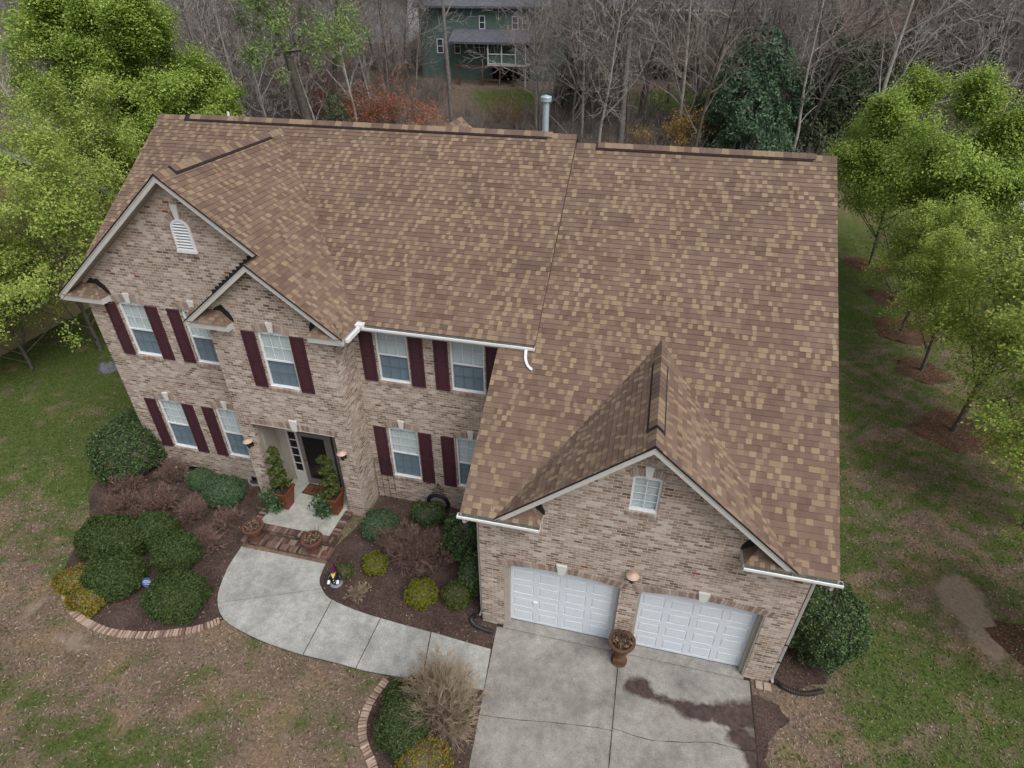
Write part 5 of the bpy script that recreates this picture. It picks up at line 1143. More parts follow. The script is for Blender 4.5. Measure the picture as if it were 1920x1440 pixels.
# drain pipes
def drain(path, label):
    P = smooth_path(path, 12); r_ = [.062 if i % 2 else .05 for i in range(len(P))]; b = MB(); b.tube(P, r_, 12); o = b.build('drain_pipe', MT['pipe'], None); tag(o, label, 'pipe', 'black corrugated drain pipes at the garage corners')
drain([(-.13, .08, .13), (-.24, .03, .09), (-.3, -.08, .08), (-.16, -.22, .08), (.1, -.28, .08), (.36, -.30, .08)], 'black corrugated drain pipe by the left corner of the garage')
drain([(7.44, -.0, .12), (7.55, -.02, .08), (7.7, -.1, .07), (8.0, -.15, .07), (8.3, -.08, .07), (8.58, .05, .07)], 'black corrugated drain pipe by the right corner of the garage')
for x, lb in ((7.0, 'left one of two buff pavers at the foot of the garage right corner'), (7.19, 'right one of two buff pavers at the foot of the garage right corner')):
    b = MB(); b.box(x, x+.17, -.24, -.04, 0, .05); o = b.build('paver', MT['paverst'], None, bevel=.01); tag(o, lb, 'paver')
b = MB(); rk = np.random.default_rng(2)
b.lathe([(.02, .42), (.25, .4), (.42, .28), (.5, .1), (.5, -.1)], (0, 0, 0), 11); b.V[0] = b.V[0]*np.array([1, .8, 1])+rk.normal(0, .035, b.V[0].shape); b.V[0] += np.array([-19.4, 8.0, .1])
o = b.build('grey_rock', MT['slate'], None, smooth=True); tag(o, 'dark grey boulder under the tree at the left side of the house', 'rock')

# ------------------------------------------------------------------ leafy trees
def pear(seed, h, mat, nleaf, size, spread=.24, wide=1.0, gaps=0.0, trunk=.10, low=.13, lean=(0, 0)):
    """upright pear: short trunk, many rising limbs, leaves gathered on the twigs"""
    rg = np.random.default_rng(seed); out, tips = [], []
    P = dict(seg=[9, 7, 5, 3], ch=[24, 7, 5], wob=[.035, .07, .12, .15], up=[.03, .07, .05, .02], tap=[.85, .85, .8, .7], ang=[(32, 58), (28, 55), (30, 65)], len=[(.46*wide, .62*wide), (.3, .5), (.35, .6)], short=[.62, .4, .3], rad=[.42, .5, .55], rmin=.006, **{'from': [low, .2, .15]})
    grow(rg, (0, 0, -.1), (lean[0], lean[1], 1), h*.86, trunk, 0, P, out, tips)
    t = MB(); limbs(t, out, 0, 1, 7); limbs(t, out, 2, 3, 3)
    A = np.array([o[0] for o in out if o[4] >= 2]); B_ = np.array([o[1] for o in out if o[4] >= 2])
    k = rg.integers(0, len(A), nleaf//2); C1 = A[k]+(B_[k]-A[k])*rg.random((len(k), 1))
    T = np.array([p for p, d, l in tips if l >= 1])
    if gaps: T = T[rg.random(len(T)) > gaps]
    k = rg.integers(0, len(T), nleaf-len(C1)); C2 = T[k]
    C = np.concatenate([C1, C2])+rg.normal(0, spread, (nleaf, 3))*np.array([1, 1, .8])
    C = C[C[:, 2] > .9]; ctr = np.array([0, 0, h*.45]); nr = unit(C-ctr)+np.array([0, 0, .5])
    c = MB(); cards(c, C, size, nr, rg, 1.5)
    return t, c, mat
def leafy(name, loc, spec, label, group, bark='bark', rz=0, sc=1):
    t, c, mat = spec; o = empty(name, loc, label, 'tree', group)
    tr = t.build('trunk', BARK[bark], o, uv=False, world=False, smooth=True); cr = c.build('crown', mat, o, uv=False, world=False)
    o.rotation_euler = (0, 0, rz); o.scale = (sc, sc, sc); return o
GP = 'pear trees in a row along the right side yard'
pA = pear(1, 10.0, LEAF['pear'], 70000, .08, .27, 1.14, low=.09)
pB = pear(2, 7.4, LEAF['pear2'], 30000, .064, .165, 1.18, .1, low=.12)
pC = pear(3, 9.4, LEAF['pear2'], 26000, .07, .16, 1.45, .3, low=.07)
pD = pear(4, 13.2, LEAF['pear'], 120000, .085, .28, 1.15, low=.07)
TRL = ['tall dense bright green pear tree farthest back in the right row', 'dense bright green pear tree second from the back of the right row', 'yellow-green pear tree standing in the third mulch ring from the back', 'yellow-green pear tree over the fourth mulch ring, partly in front of the dense green ones',
       'open pear tree with its leaning trunk bare above the nearest full mulch ring', 'pear tree at the right edge with only its left branches in view', 'small pear tree at the lower right with branch tips over the lawn']
a1 = leafy('pear_tree', Z(*TREE_R[0]), pA, TRL[0], GP)
a2 = copy_tree(a1, Z(*TREE_R[1]), 2.1, (1.0, 1.0, 1.06), label=TRL[1])
b1_ = leafy('pear_tree', Z(*TREE_R[3]), pB, TRL[3], GP, sc=.84)
copy_tree(b1_, Z(*TREE_R[2]), 1.2, .9, label=TRL[2])
copy_tree(b1_, Z(*TREE_R[4]), 3.9, (1.16, 1.16, 1.12), label=TRL[4])
copy_tree(b1_, Z(TREE_R[5][0]-.2, TREE_R[5][1]), 5.2, (1.05, 1.05, .9), label=TRL[5])
copy_tree(b1_, Z(TREE_R[6][0]+.35, TREE_R[6][1]), .4, (.85, .85, .72), label=TRL[6])
GL = 'pear trees beside the left neighbour'
c1 = leafy('pear_tree', Z(-21.0, 9.3), pC, 'open yellow-green pear tree with dark leaning limbs beside the left wall of the house', GL, sc=1.0)
d1 = leafy('pear_tree', Z(-25.0, 22.0), pD, 'huge dense green pear tree behind the left gable', GL)
copy_tree(c1, Z(-22.6, 7.2), 5.6, (.8, .8, .66), label='low leafy yellow-green pear tree before the arched window of the left neighbour')
copy_tree(d1, Z(-31.0, 22.5), 1.7, (1.15, 1.15, 1.05), label='tall dense green pear tree at the top left corner, behind the neighbour')
copy_tree(d1, Z(-25.0, 24.0), 3.0, (.85, .85, .74), label='lower dense green pear tree whose crown ends at the left end of the roof ridge')
copy_tree(c1, Z(-24.2, 15.0), 2.4, (1.0, 1.0, 1.1), label='yellow-green pear tree leaning over the grey roof of the left neighbour')
copy_tree(c1, Z(-23.6, 6.2), 4.4, (.95, .95, .72), label='yellow-green pear tree with low branches at the left edge, over the lawn')

# evergreens behind the house
def evergreen(seed, h, r, mat, n, size, cone=.5, droop=.2):
    rg = np.random.default_rng(seed); z = h*(1-np.sqrt(rg.random(n))*.97); a = rg.uniform(0, 6.28, n); ph = rg.uniform(0, 6.28, 4)
    rr = r*np.minimum(1, (1-z/h)**cone*1.25)*(1+.22*np.sin(3*a+ph[0]+z*.9)+.18*np.sin(7*a+ph[1]-z*1.7)+.12*np.sin(13*a+z*3))*np.sqrt(rg.uniform(.45, 1, n))
    keep = (np.sin(5*a+z*2.3+ph[2])+np.sin(9*a-z*3.1+ph[3])+rg.normal(0, .5, n)) > -1.1
    C = np.stack([np.cos(a)*rr, np.sin(a)*rr, z-droop*rr*.5], 1)[keep]+rg.normal(0, .1, (keep.sum(), 3)); C = C[C[:, 2] > .1]
    c = MB(); cards(c, C, size, unit(C*np.array([1, 1, .0])+np.array([0, 0, .6])), rg, 2.0)
    out, tips = [], []; P = dict(seg=[8, 4], ch=[30], wob=[.03, .08], up=[0, 0], tap=[.9, .8], ang=[(65, 95)], len=[(.2, .38)], short=[.7], rad=[.3], rmin=.012, **{'from': [.08]})
    grow(rg, (0, 0, -.1), (0, 0, 1), h*.95, .16, 0, P, out, tips); t = MB(); limbs(t, out, 0, 1, 5)
    return t, c, mat
GE = 'evergreens at the edge of the woods'
leafy('holly_tree', Z(9.8, 47.5), evergreen(1, 9.6, 4.1, LEAF['ever'], 34000, .15, .5), 'broad dark blue-green holly tree right behind the garage roof ridge', GE)
e2 = leafy('cedar_tree', Z(16.4, 49.5), evergreen(2, 8.6, 3.6, LEAF['cedar'], 22000, .14, .55, .5), 'feathery olive-green cedar to the right of the broad holly', GE)
copy_tree(e2, Z(19.6, 52), 2.0, (.8, .8, .9), label='narrower dark cedar between the feathery cedar and the green pear tree')
copy_tree(e2, Z(24.6, 60), 4.0, (.7, .7, .95), label='dark evergreen before the tan house in the right woods')
copy_tree(e2, Z(-18.3, 29.5), 1.0, (.5, .5, .98), label='dark evergreen behind the trunk of the leaning pine')
copy_tree(e2, Z(30.5, 64), 1.0, (.9, .9, .9), label='dark evergreen among the bare trees at the far right')
copy_tree(e2, Z(-6.0, 56), 1.0, (.6, .6, .8), label='slim dark evergreen between the green house and the taupe house')
def pine(seed, h, ctr_from):
    rg = np.random.default_rng(seed); out, tips = [], []
    P = dict(seg=[12, 6, 4], ch=[24, 7], wob=[.012, .08, .12], up=[0, .03, .03], tap=[.6, .8, .8], ang=[(60, 95), (30, 60)], len=[(.2, .32), (.35, .6)], short=[.3, .3], rad=[.3, .5], rmin=.02, **{'from': [ctr_from, .3]})
    grow(rg, (0, 0, -.2), (-.075, 0, 1), h, .42, 0, P, out, tips); t = MB(); limbs(t, out, 0, 2, 7)
    T = np.array([p for p, d, l in tips if l >= 1]); n = 30000; k = rg.integers(0, len(T), n); C = T[k]+rg.normal(0, .27, (n, 3)); c = MB(); cards(c, C, .055, unit(C-T[k])+[0, 0, .4], rg, 4.0); return t, c, LEAF['pine']
p1 = leafy('pine_tree', Z(-19.1, 28.2), pine(5, 17.5, .6), 'tall leaning pine with a thick bare trunk and green tufts behind the ridge', 'pines in the woods', 'bark')
copy_tree(p1, Z(-33.0, 52.0), 2.5, (1, 1, 1.05), label='second pine farther back in the woods, left of the leaning pine')
# ------------------------------------------------------------------ bare woods
def bare_tree(seed, h, r, wide=1.0, crook=.035, frm=.16, n0=18):
    rg = np.random.default_rng(seed); out, tips = [], []
    P = dict(seg=[11, 7, 5, 3], ch=[n0, 8, 5], wob=[crook, crook*2.6, .14, .16], up=[.02, .05, .04, .03], tap=[.8, .85, .85, .7], ang=[(28, 62), (25, 60), (25, 65)], len=[(.26*wide, .46*wide), (.3, .55), (.35, .6)], short=[.5, .35, .3], rad=[.45, .5, .6], rmin=.016, **{'from': [frm, .2, .15]})
    grow(rg, (0, 0, -.3), rg.normal(0, .04, 3)+[0, 0, 1], h, r, 0, P, out, tips); t = MB(); limbs(t, out, 0, 0, 8); c = MB(); limbs(c, out, 1, 1, 5); limbs(c, out, 2, 3, 3); return t, c
def bare(name, loc, spec, label, group, bark, tw, rz=0, sc=1):
    o = empty(name, loc, label, 'tree', group); spec[0].build('trunk', BARK[bark], o, uv=False, world=False, smooth=True); spec[1].build('branches', BARK[tw], o, uv=False, world=False); o.rotation_euler = (0, 0, rz); o.scale = (sc,)*3; return o
GW = 'bare trees in the woods behind the house'
S1 = bare_tree(1, 19, .2, 1.1, .045); S2 = bare_tree(2, 17, .14, 1.15, .05); S3 = bare_tree(3, 15, .12, 1.1, .055, .12, 24); S4 = bare_tree(4, 20, .26, .9, .025, .4); S5 = bare_tree(5, 12, .24, 1.6, .09, .15, 11); S6 = bare_tree(6, 13, .11, 1.05, .055, .1, 26)
h1 = bare('bare_tree', Z(-17.4, 50.5), S4, 'thick straight grey trunk in front of the green house behind the ridge', GW, 'grey', 'twig')
h2 = bare('bare_tree', Z(-.2, 48.7), S1, 'dark straight tree just right of the taller roof ridge end', GW, 'bark', 'twig', .5)
h3 = bare('bare_tree', Z(-4.3, 48.4), S2, 'pale grey slim tree next to the metal flue', GW, 'pale', 'pale', 1.0)
h4 = bare('bare_tree', Z(4.3, 49.3), S5, 'crooked dark tree with pale spreading limbs behind the orange shrub', GW, 'bark', 'pale', 2.1)
h5 = bare('bare_tree', Z(-33.6, 34.0), bare_tree(11, 14.5, .2, 1.55, .06, .14, 20), 'large pale bare tree with wide spreading twigs above the left ridge end', GW, 'pale', 'pale', .3)
h6 = bare('bare_tree', Z(-23.5, 50.0), S3, 'dark crooked bare tree left of the thick straight trunk', GW, 'bark', 'twigp', .9)
h7 = bare('bare_tree', Z(33, 50), S6, 'slim birch-like bare tree at the right above the green pear', GW, 'pale', 'twigp', .2)
copy_tree(h2, Z(8.5, 53), 2.5, .95, label='straight dark tree behind the broad holly')
copy_tree(h4, Z(9.2, 55.5), .6, 1.1, label='second crooked tree with pale limbs above the broad holly')
copy_tree(h3, Z(-9.0, 50.5), 2.2, 1.0, label='slim pale tree in front of the right end of the green house')
copy_tree(h6, Z(-29.0, 47.0), 3.0, .9, label='dark bare tree just right of the leaning pine')
copy_tree(h7, Z(36.5, 47), 1.9, .95, label='second slim birch-like tree at the right edge')
r2 = random.Random(21); protos = [h1, h2, h3, h6, h7, h2, h6, h7]
def clear(x, y):
    if -26 < x < -5.5 and 59 < y < 74: return False
    if -7 < x < 13 and 62.5 < y < 80: return False
    if -44 < x < -30 and 68 < y < 90: return False
    if 18 < x < 29 and 60 < y < 74: return False
    return True
n = 0; pts = []
while n < 285:
    y = 43.5+60*r2.random()**1.35; half = .9*(y+9)+4; x = r2.uniform(-.22*(y+9)-half*.95, -.22*(y+9)+half*1.05)
    if not clear(x, y) or any((x-a)**2+(y-c)**2 < 3.2 for a, c in pts): continue
    if -26 < x < 12 and y < 52 and r2.random() < .25: continue
    if -23 < x < -9 and y < 60 and r2.random() < .7: continue
    pts.append((x, y)); s = r2.uniform(.75, 1.15)
    copy_tree(r2.choice(protos), Z(x, y), r2.uniform(0, 6.28), (s*r2.uniform(.9, 1.2), s*r2.uniform(.9, 1.2), s), label='bare grey-brown tree somewhere in the thick woods behind the house', group=GW); n += 1
n = 0
while n < 26:
    x, y = r2.uniform(-75, -24), r2.uniform(28, 60)
    if any((x-a)**2+(y-c)**2 < 5 for a, c in pts) or (x > -33 and y < 34): continue
    pts.append((x, y)); s = r2.uniform(.75, 1.05); copy_tree(r2.choice([h3, h5, h6, h7]), Z(x, y), r2.uniform(0, 6.28), s, label='bare grey-brown tree somewhere in the thick woods behind the house', group=GW); n += 1
# a far wood and scrub that nobody could count
rg = np.random.default_rng(77); b = MB()
m = 900; Y_ = 100+130*rg.random(m); X_ = rg.uniform(-1, 1, m)*(Y_+9)*1.0-.2*Y_; Zg = gz(X_, Y_); Hh = rg.uniform(10, 19, m)
base = np.stack([X_, Y_, Zg], 1); top = base+np.stack([rg.normal(0, .8, m), rg.normal(0, .8, m), Hh], 1); tubes(b, base, top, rg.uniform(.08, .2, m), np.full(m, .03), 4)
k = np.repeat(np.arange(m), 34); f = rg.uniform(.1, 1, len(k))[:, None]; p0 = base[k]+(top[k]-base[k])*f; dd = unit(np.stack([rg.normal(0, 1, len(k)), rg.normal(0, 1, len(k)), rg.uniform(.1, 1.3, len(k))], 1)); p1_ = p0+dd*rg.uniform(1, 3.6, len(k))[:, None]; tubes(b, p0, p1_, np.full(len(k), .035), np.full(len(k), .015), 3)
o = b.build('distant_woods', BARK['twigp'], None, uv=False); tag(o, 'mass of purplish bare trees far behind the houses', 'woods', kind='stuff')
b = MB(); m = 4200; Y_ = 41+62*rg.random(m)**1.2; X_ = rg.uniform(-1, 1, m)*(Y_+9)*.98-.22*Y_
ok = np.array([(clear(x, y) or y > 74) and not (abs(x+13) < 7 and abs(y-56.5) < 4) and not (abs(x-5) < 7 and abs(y-58) < 4) for x, y in zip(X_, Y_)]); X_, Y_ = X_[ok], Y_[ok]; m = len(X_)
k = np.repeat(np.arange(m), 13); p0 = np.stack([X_[k]+rg.normal(0, .25, len(k)), Y_[k]+rg.normal(0, .25, len(k)), gz(X_[k], Y_[k])], 1); hs = rg.uniform(.7, 3.2, m)[k]*rg.uniform(.6, 1, len(k)); d = unit(np.stack([rg.normal(0, .45, len(k)), rg.normal(0, .45, len(k)), np.ones(len(k))], 1)); p1_ = p0+d*hs[:, None]
tubes(b, p0, p1_, np.full(len(k), .018), np.full(len(k), .008), 3); q0 = p0+(p1_-p0)*rg.uniform(.3, .9, (len(k), 1)); q1 = q0+unit(d+rg.normal(0, .6, d.shape))*(hs*.4)[:, None]; tubes(b, q0, q1, np.full(len(k), .012), np.full(len(k), .007), 3)
o = b.build('undergrowth', BARK['grey'], None, uv=False); tag(o, 'brown leafless scrub covering the floor of the woods', 'undergrowth', kind='stuff')
# coloured shrubs at the wood edge
GO = 'orange budding shrubs behind the ridge'
for k, (x, y, r_, h_, lb) in enumerate(((-29.6, 47.2, 3.4, 6.6, 'red-orange budding shrub right of the leaning pine'), (-25.3, 46.2, 3.0, 4.4, 'low red-orange budding shrub in the middle of the ridge view'), (-21.3, 46.4, 3.0, 4.3, 'red-orange budding shrub left of the thick straight trunk'), (-16.0, 41.5, 2.4, 3.6, 'red-orange budding shrub right behind the middle of the ridge'))):
    twigs('budding_shrub', Z(x, y), 34, r_, h_, BARK['pale'], lb, group=GO, seed=70+k, sub=5, lv=3, thick=.03, leaf=LEAF['orange'], nl=3600, ls=.11)
twigs('budding_shrub', Z(-11.6, 48.8), 40, 2.2, 3.6, BARK['tan'], 'loose shrub with pinkish yellow buds before the green house lawn', seed=75, sub=5, lv=3, thick=.02, leaf=LEAF['rust'], nl=600, ls=.11)
twigs('gold_shrub', Z(5.0, 46.6), 50, 2.1, 3.4, BARK['tan'], 'golden orange shrub behind the garage ridge', seed=76, sub=6, lv=3, thick=.02, leaf=LEAF['gold'], nl=3200, ls=.1)
twigs('gold_shrub', Z(1.2, 46.4), 30, 1.8, 2.0, BARK['tan'], 'faint yellowish shrub left of the golden orange one', seed=78, sub=5, lv=3, thick=.02, leaf=LEAF['gold'], nl=600, ls=.09)
for k, (x, y, s, lb) in enumerate(((23.5, 60, 1.0, 'tree with rusty orange leaves before the tan house'), (27.5, 62, 1.1, 'second rusty orange tree at the top right, right of the tan house'))):
    t, c = bare_tree(30+k, 12, .14, 1.0, .05, .15, 14); o = bare('rusty_tree', Z(x, y), (t, c), lb, 'rusty orange trees', 'bark', 'twig', k)
    rg2 = np.random.default_rng(k); Vb = np.vstack(c.V); kk = rg2.integers(0, len(Vb), 1900); C = Vb[kk]+rg2.normal(0, .25, (1900, 3)); b = MB(); cards(b, C, .16, np.tile([0, 0, 1.], (1900, 1)), rg2); b.build('leaves', LEAF['rust'], o, uv=False, world=False)
b = MB(); b.tube([(18.2, 51.6, 3.1), (19.8, 50.2, 2.85), (21.8, 49.4, 2.75)], [.2, .18, .15], 9); o = b.build('fallen_log', BARK['grey'], None, smooth=True); tag(o, 'fallen grey log on the wood floor right of the roof', 'log')

# ------------------------------------------------------------------ neighbouring houses
MT['sgreen'] = plain('green siding', (.10, .155, .135), .8, .1, 2); MT['staupe'] = plain('taupe siding', (.20, .165, .145), .8, .1, 2); MT['sgrey'] = plain('pale grey siding', (.42, .42, .44), .8, .08, 2); MT['sbeige'] = plain('beige siding', (.31, .26, .145), .85, .08, 2); MT['stan'] = plain('tan siding', (.30, .265, .19), .8, .1, 2)
MT['slater'] = island_mat('slate grey roof', [(0, (.10, .105, .125)), (1, (.12, .125, .15))], grain=.25, gscale=4, big=.1); MT['paleroof'] = plain('pale blue-grey roof', (.46, .51, .58), .6, .15, 3); MT['deck'] = plain('brown deck', (.10, .055, .04), .85, .2, 3); MT['wpane'] = plain('far window pane', (.05, .06, .075), .15, .2, 2)
def far_window(b0, x, z, w_, h_, y, cols=2, rows=2):
    b = MB(); f = .07; b.box(x, x+w_, y-.08, y-.01, z, z+f); b.box(x, x+w_, y-.08, y-.01, z+h_-f, z+h_); b.box(x, x+f, y-.08, y-.01, z+f, z+h_-f); b.box(x+w_-f, x+w_, y-.08, y-.01, z+f, z+h_-f)
    for i in range(1, cols): b.box(x+w_*i/cols-.03, x+w_*i/cols+.03, y-.07, y-.02, z+f, z+h_-f)
    for i in range(1, rows): b.box(x+f, x+w_-f, y-.075, y-.02, z+h_*i/rows-.03, z+h_*i/rows+.03)
    fr = b.build('window', MT['white'], b0); p = MB(); p.box(x+f, x+w_-f, y-.03, y-.015, z+f, z+h_-f); p.build('pane', MT['wpane'], fr)
def hroof(o, x0, x1, y0, y1, ze, rise, mat):
    ym = (y0+y1)/2; b = MB(); b.prism([(x0, y0, ze), (x0, ym, ze+rise), (x0, y1, ze), (x0, y1, ze-.2), (x0, ym, ze+rise-.25), (x0, y0, ze-.2)], (x1-x0, 0, 0)); b.build('roof', mat, o)
gh = empty('neighbour_house', (-16, 62, 5), 'green-sided house with a screened porch seen through the trees behind the ridge', 'house')
b = MB(); b.box(-24.5, -7.6, 62, 72, 3.2, 12.3); b.build('wall', MT['sgreen'], gh); hroof(gh, -25, -7.2, 61.4, 72.6, 12.4, 4, MT['slater'])
b = MB(); b.prism([(-20.6, 62, 10.3), (-20.6, 59.9, 9.25), (-20.6, 59.9, 9.05), (-20.6, 62, 9.2)], (9.4, 0, 0)); b.build('porch_roof', MT['slater'], gh)
for a in ((-17.7, 10.3, .66, 1.25), (-14.1, 10.3, .7, 1.2), (-13.0, 10.3, .7, 1.2), (-18.4, 7.9, 1.3, 1.35), (-22.6, 7.95, .75, 1.4), (-20.6, 7.95, .7, 1.4)): far_window(gh, *a, 62, 2 if a[2] > 1 else 1)
b = MB(); b.box(-16.4, -12.1, 60.2, 61.99, 7.02, 7.2)
for x in (-16.3, -14.8, -13.3): b.box(x-.05, x+.05, 60.15, 60.25, 7.2, 9.1)
for z in (7.2, 8.1, 9.05): b.box(-16.25, -13.25, 60.16, 60.24, z, z+.08)
b.box(-12.24, -12.14, 60.1, 60.2, 3.8, 9.1); b.build('porch_frame', MT['white'], gh)
b = MB(); b.box(-16.25, -13.3, 60.3, 60.32, 7.25, 8.1); b.box(-13.2, -12.2, 60.3, 60.34, 7.2, 9.1); b.build('porch_panel', MT['sgreen'], gh)
b = MB(); b.box(-20, -11.9, 60.05, 60.2, 6.85, 7.03); b.box(-16.4, -12, 60.2, 61.9, 6.9, 7.0)
for x in (-19.6, -17, -15, -13.5): b.box(x-.08, x+.08, 60.1, 60.25, 3.5, 6.85)
b.box(-17, -15, 60.15, 60.2, 5.6, 5.75); b.box(-20, -12, 59.8, 60.3, 4.3, 4.9); b.build('deck', MT['deck'], gh)
b = MB(); b.box(-16.3, -12.1, 61.9, 61.98, 4.6, 6.8); b.build('dark_backing', MT['dark'], gh)  # near-black sheet standing in for the shade of the undercroft below the deck
th = empty('neighbour_house', (2, 66, 5), 'taupe house with a blue-grey roof seen through bare trees right of the flue', 'house')
b = MB(); b.box(-6, 11.5, 66, 77, 4, 12); b.build('wall', MT['staupe'], th); hroof(th, -6.5, 12, 65.4, 77.6, 12.1, 4.5, MT['slater'])
b = MB(); b.box(-6.4, 11.9, 65.2, 65.4, 11.98, 12.15); b.box(.2, .3, 65.8, 65.95, 5.5, 8.2); b.box(-4.9, -4.8, 65.8, 65.95, 5.2, 12); b.build('gutter', MT['white'], th)
for a in ((-2.9, 10.3, .75, 1.2), (-1.75, 10.3, .75, 1.2), (-3.3, 7.9, .9, 1.4), (-2.3, 7.9, .9, 1.4), (-3.1, 6.0, .6, 1.0), (4.0, 10.3, .8, 1.2)): far_window(th, *a, 66, 1)
b = MB(); b.box(-.6, 6, 63.6, 65.99, 7.0, 7.15)
for i in range(23): b.box(-.6+i*.3-.02, -.6+i*.3+.02, 63.6, 63.66, 7.15, 8.0)
b.box(-.6, 6, 63.58, 63.68, 8.0, 8.08)
for x in (-.5, 2.7, 5.9): b.box(x-.07, x+.07, 63.6, 63.74, 4.5, 7)
b.build('deck', MT['deck'], th); b = MB(); b.box(.8, 2.4, 65.9, 65.98, 7.2, 9.2); b.build('patio_door', MT['wpane'], th)
gy_ = empty('neighbour_house', (-37, 74, 6.5), 'pale grey house glimpsed through the trees at the left of the ridge view', 'house')
b = MB(); b.box(-44, -30.6, 74, 84, 7.4, 13.2); b.build('wall', MT['sgrey'], gy_); hroof(gy_, -44.5, -30.2, 73.4, 84.6, 13.2, 4, MT['slater'])
for a in ((-40, 8.4, 1.0, 1.5), (-37, 8.4, 1.0, 1.5), (-34, 8.4, 1.0, 1.5), (-38.5, 11.2, 1, 1.4), (-34.5, 11.2, 1, 1.4)): far_window(gy_, *a, 74)
b = MB(); b.box(-38.5, -30.8, 70, 73.9, 3.5, 7.0); b.build('basement_wall', MT['slate'], gy_); b = MB(); b.box(-38.6, -30.7, 69.95, 70.05, 7.0, 7.12); b.build('deck_rail', MT['white'], gy_)
yh = empty('neighbour_house', (23.5, 64, 5), 'tan house with deck posts and stairs among the trees at the upper right', 'house')
b = MB(); b.box(20, 29, 66, 74, 4.5, 9.8); b.build('wall', MT['stan'], yh); hroof(yh, 19.5, 29.5, 65.4, 74.6, 9.8, 2.2, MT['deck'])
b = MB()
for x in (20.3, 22.0, 23.7, 25.4): b.box(x-.12, x+.12, 63.5, 63.74, 4.6, 8.2)
for i in range(9): b.box(25.4, 26.5, 63.4-i*.3, 63.7-i*.3, 7.6-i*.3, 7.75-i*.3)
b.box(20.1, 25.6, 63.4, 65.99, 7.75, 7.95); b.box(20.1, 25.6, 63.42, 63.5, 8.8, 8.9); b.build('deck', MT['stan'], yh)
for a in ((21.5, 8.4, 1, 1.5), (25.8, 8.4, .9, 1.4)): far_window(yh, *a, 66)
ln = empty('neighbour_house', (-31, 10, 0), 'beige house with a grey gable roof behind the trees at the left', 'house')
b = MB(); b.prism([(-25, 3, -.3), (-25, 17, -.3), (-25, 17, 4.7), (-25, 10, 9.4), (-25, 3, 4.7)], (-12, 0, 0)); b.build('wall', MT['sbeige'], ln)
b = MB()
for sg in (-1, 1): b.prism([(-24.6, 10, 9.62), (-24.6, 10+sg*7.5, 4.55), (-24.6, 10+sg*7.5, 4.35), (-24.6, 10, 9.4)], (-13, 0, 0))
b.build('roof', MT['slater'], ln); b = MB()
for sg in (-1, 1): b.prism([(-24.58, 10, 9.55), (-24.58, 10+sg*7.5, 4.5), (-24.58, 10+sg*7.5, 4.22), (-24.58, 10, 9.27)], (-.04, 0, 0))
b.build('rake_board', MT['sgrey'], ln); b = MB()
y0, y1, z0, z1 = 9.5, 10.8, 1.6, 3.3; b.box(-24.99, -24.9, y0, y0+.08, z0, z1); b.box(-24.99, -24.9, y1-.08, y1, z0, z1); b.box(-24.99, -24.9, y0, y1, z0-.06, z0+.06); b.box(-24.99, -24.92, (y0+y1)/2-.04, (y0+y1)/2+.04, z0, z1+.5)
for z in (2.15, 2.7, 3.25): b.box(-24.99, -24.93, y0, y1, z, z+.06)
b.tube([(-24.94, (y0+y1)/2+.65*math.cos(math.pi*k/10), z1+.6*math.sin(math.pi*k/10)) for k in range(11)], .05, 6); fr = b.build('window', MT['white'], ln)
b = MB(); b.prism([(-24.985, y0+.05, z0)]+[(-24.985, (y0+y1)/2-.62*math.cos(math.pi*k/10), z1+.56*math.sin(math.pi*k/10)) for k in range(11)]+[(-24.985, y1-.05, z0)], (.02, 0, 0)); b.build('pane', MT['wpane'], fr)
rn = empty('neighbour_house', (28, 31, 0), 'house with a pale blue-grey roof behind the pear trees at the right edge', 'house')
b = MB(); b.box(22.6, 36, 25, 37, -.3, 3.3); b.build('wall', MT['sgrey'], rn); hroof(rn, 22, 36.6, 24.4, 37.6, 3.5, 2.0, MT['paleroof'])
far_window(rn, 24, 1, 1.2, 1.4, 25)

# ------------------------------------------------------------------ grass, litter
def scatter(name, n, xr, yr, keep, mat, size, asp, nrm, label, cat, seed, dz=.01, scat=0):
    rg = np.random.default_rng(seed); X = rg.uniform(*xr, n); Y = rg.uniform(*yr, n); k = keep(X, Y, rg); X, Y = X[k], Y[k]
    C = np.stack([X, Y, gz(X, Y)+dz+rg.random(len(X))*.01], 1); b = MB(); cards(b, C, size, np.tile(nrm, (len(X), 1)), rg, asp); o = b.build(name, mat, None, uv=False); tag(o, label, cat, kind='stuff'); return o
def inpoly(X, Y, P):
    r = np.zeros(len(X), bool); n = len(P)
    for i in range(n):
        (x0, y0), (x1, y1) = P[i][:2], P[(i+1) % n][:2]; c = ((y0 > Y) != (y1 > Y)); r ^= c & (X < (x1-x0)*(Y-y0)/((y1-y0) if y1 != y0 else 1e-9)+x0)
    return r
BEDL = [(x, y) for x, y in walk_o if x < -6.7 and y < .75]+edge1[::-1]+bed_l
BEDM = [(-5.0, 1.3), (-4.5, 2.6), (-4.5, 3.6), (.05, 3.6), (.05, 0), (.42, -.04), (.43, -.74)]+walk_i[::-1]
BED3 = edge2+[(.75, -4.7), (.6, -1.9)]+[p for p in walk_o[::-1] if p[0] > -1.85]
WALK = walk_o+walk_i[::-1]
def openlawn(X, Y):
    no = inpoly(X, Y, mud)|inpoly(X, Y, b1)| inpoly(X, Y, BEDL)|inpoly(X, Y, BEDM)|inpoly(X, Y, BED3)|inpoly(X, Y, WALK)|((X > .4) & (X < 6.9) & (Y < .3))|((X > -13) & (X < 7.5) & (Y > 2.4) & (Y < 14))|((X > -.2) & (X < 7.5) & (Y > -.1) & (Y < 14))|((X > -7.95) & (X < -4.9) & (Y > .7) & (Y < 3))
    return ~no
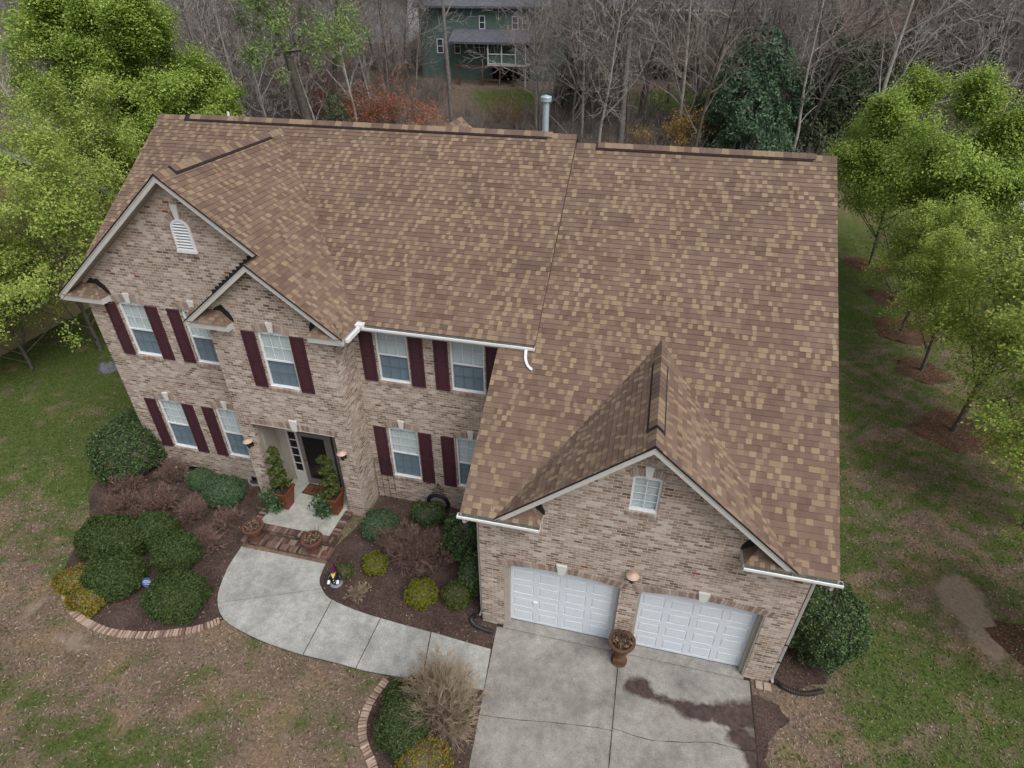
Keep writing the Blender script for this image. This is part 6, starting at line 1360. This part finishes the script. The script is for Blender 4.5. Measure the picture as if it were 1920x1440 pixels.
GM = leaf_mat('grass blade', [(0, (.032, .052, .012)), (.5, (.085, .125, .03)), (1, (.19, .22, .07))], .2, .7); DM, _nt, _b = new_mat('dry grass blade'); _co = objco(_nt)
_v = math_(_nt, 'ADD', math_(_nt, 'MULTIPLY', island(_nt), .55), math_(_nt, 'MULTIPLY', noise(_nt, _co, 7, 6, .8), .9))
_nt.links.new(ramp(_nt, _v, [(.25, (.055, .04, .03)), (.55, (.165, .12, .088)), (.85, (.275, .21, .15)), (1.0, (.4, .33, .26))]), _b.inputs['Base Color']); _b.inputs['Roughness'].default_value = .95
def vis(X, Y): return (np.abs(X-3+.24*(Y+9)) < .98*(Y+10.5)+8)
def gfac(X, Y, rg):
    return greenness(X, Y)+.0*X
    n_ = .5+.25*(np.sin(1.7*X+.8*Y+1)+np.sin(2.3*Y-1.1*X)+np.sin(3.9*X-2.7*Y+2)*.6+np.sin(6.1*X+5.2*Y)*.4)/1.5; return greenness(X, Y)+.75*(n_-.5)
dens = lambda X, Y, rg: rg.random(len(X)) < np.clip(1.25-(Y+8)/34, .12, 1)
scatter('grass', 420000, (-28, 22), (-7, 34), lambda X, Y, rg: openlawn(X, Y) & vis(X, Y) & dens(X, Y, rg) & (barren(X, Y) < rg.uniform(.2, .6, len(X))) & (gfac(X, Y, rg)+rg.normal(0, .3, len(X)) > .5), GM, .027, 3.0, [0, -.3, .7], 'green blades of lawn grass', 'grass', 1, .02)
scatter('dry_grass', 360000, (-18, 22), (-7, 30), lambda X, Y, rg: openlawn(X, Y) & vis(X, Y) & dens(X, Y, rg) & (barren(X, Y) < rg.uniform(.2, .7, len(X))) & (gfac(X, Y, rg)+rg.normal(0, .3, len(X)) < .55), DM, .024, 3.6, [0, 0, 1.], 'straw-coloured dormant grass over the lawn', 'grass', 2, .008)
scatter('leaf_litter', 13000, (-18, 20), (-7, 30), lambda X, Y, rg: openlawn(X, Y) & vis(X, Y) & (rg.random(len(X)) < .22+.5*(X > 8)*(Y < 12)), LEAF['dead'], .03, 1.5, [0, 0, 1.], 'fallen leaves scattered over the lawn', 'leaves', 3, .02)
scatter('leaf_litter', 52000, (-14.3, 9.9), (-4.7, 3.6), lambda X, Y, rg: (inpoly(X, Y, BEDL)|inpoly(X, Y, BEDM)|inpoly(X, Y, BED3)|((X > 7.35) & (Y < 2.6) & (X < 8.9) & (Y > 0.1))) & (rg.random(len(X)) < .5), island_mat('bed litter', [(0, (.045, .03, .025)), (.5, (.1, .065, .052)), (.85, (.17, .115, .09)), (1, (.33, .26, .2))]), .03, 1.8, [0, 0, 1.], 'dead leaves and bark chips over the mulch beds', 'leaves', 4, .035)
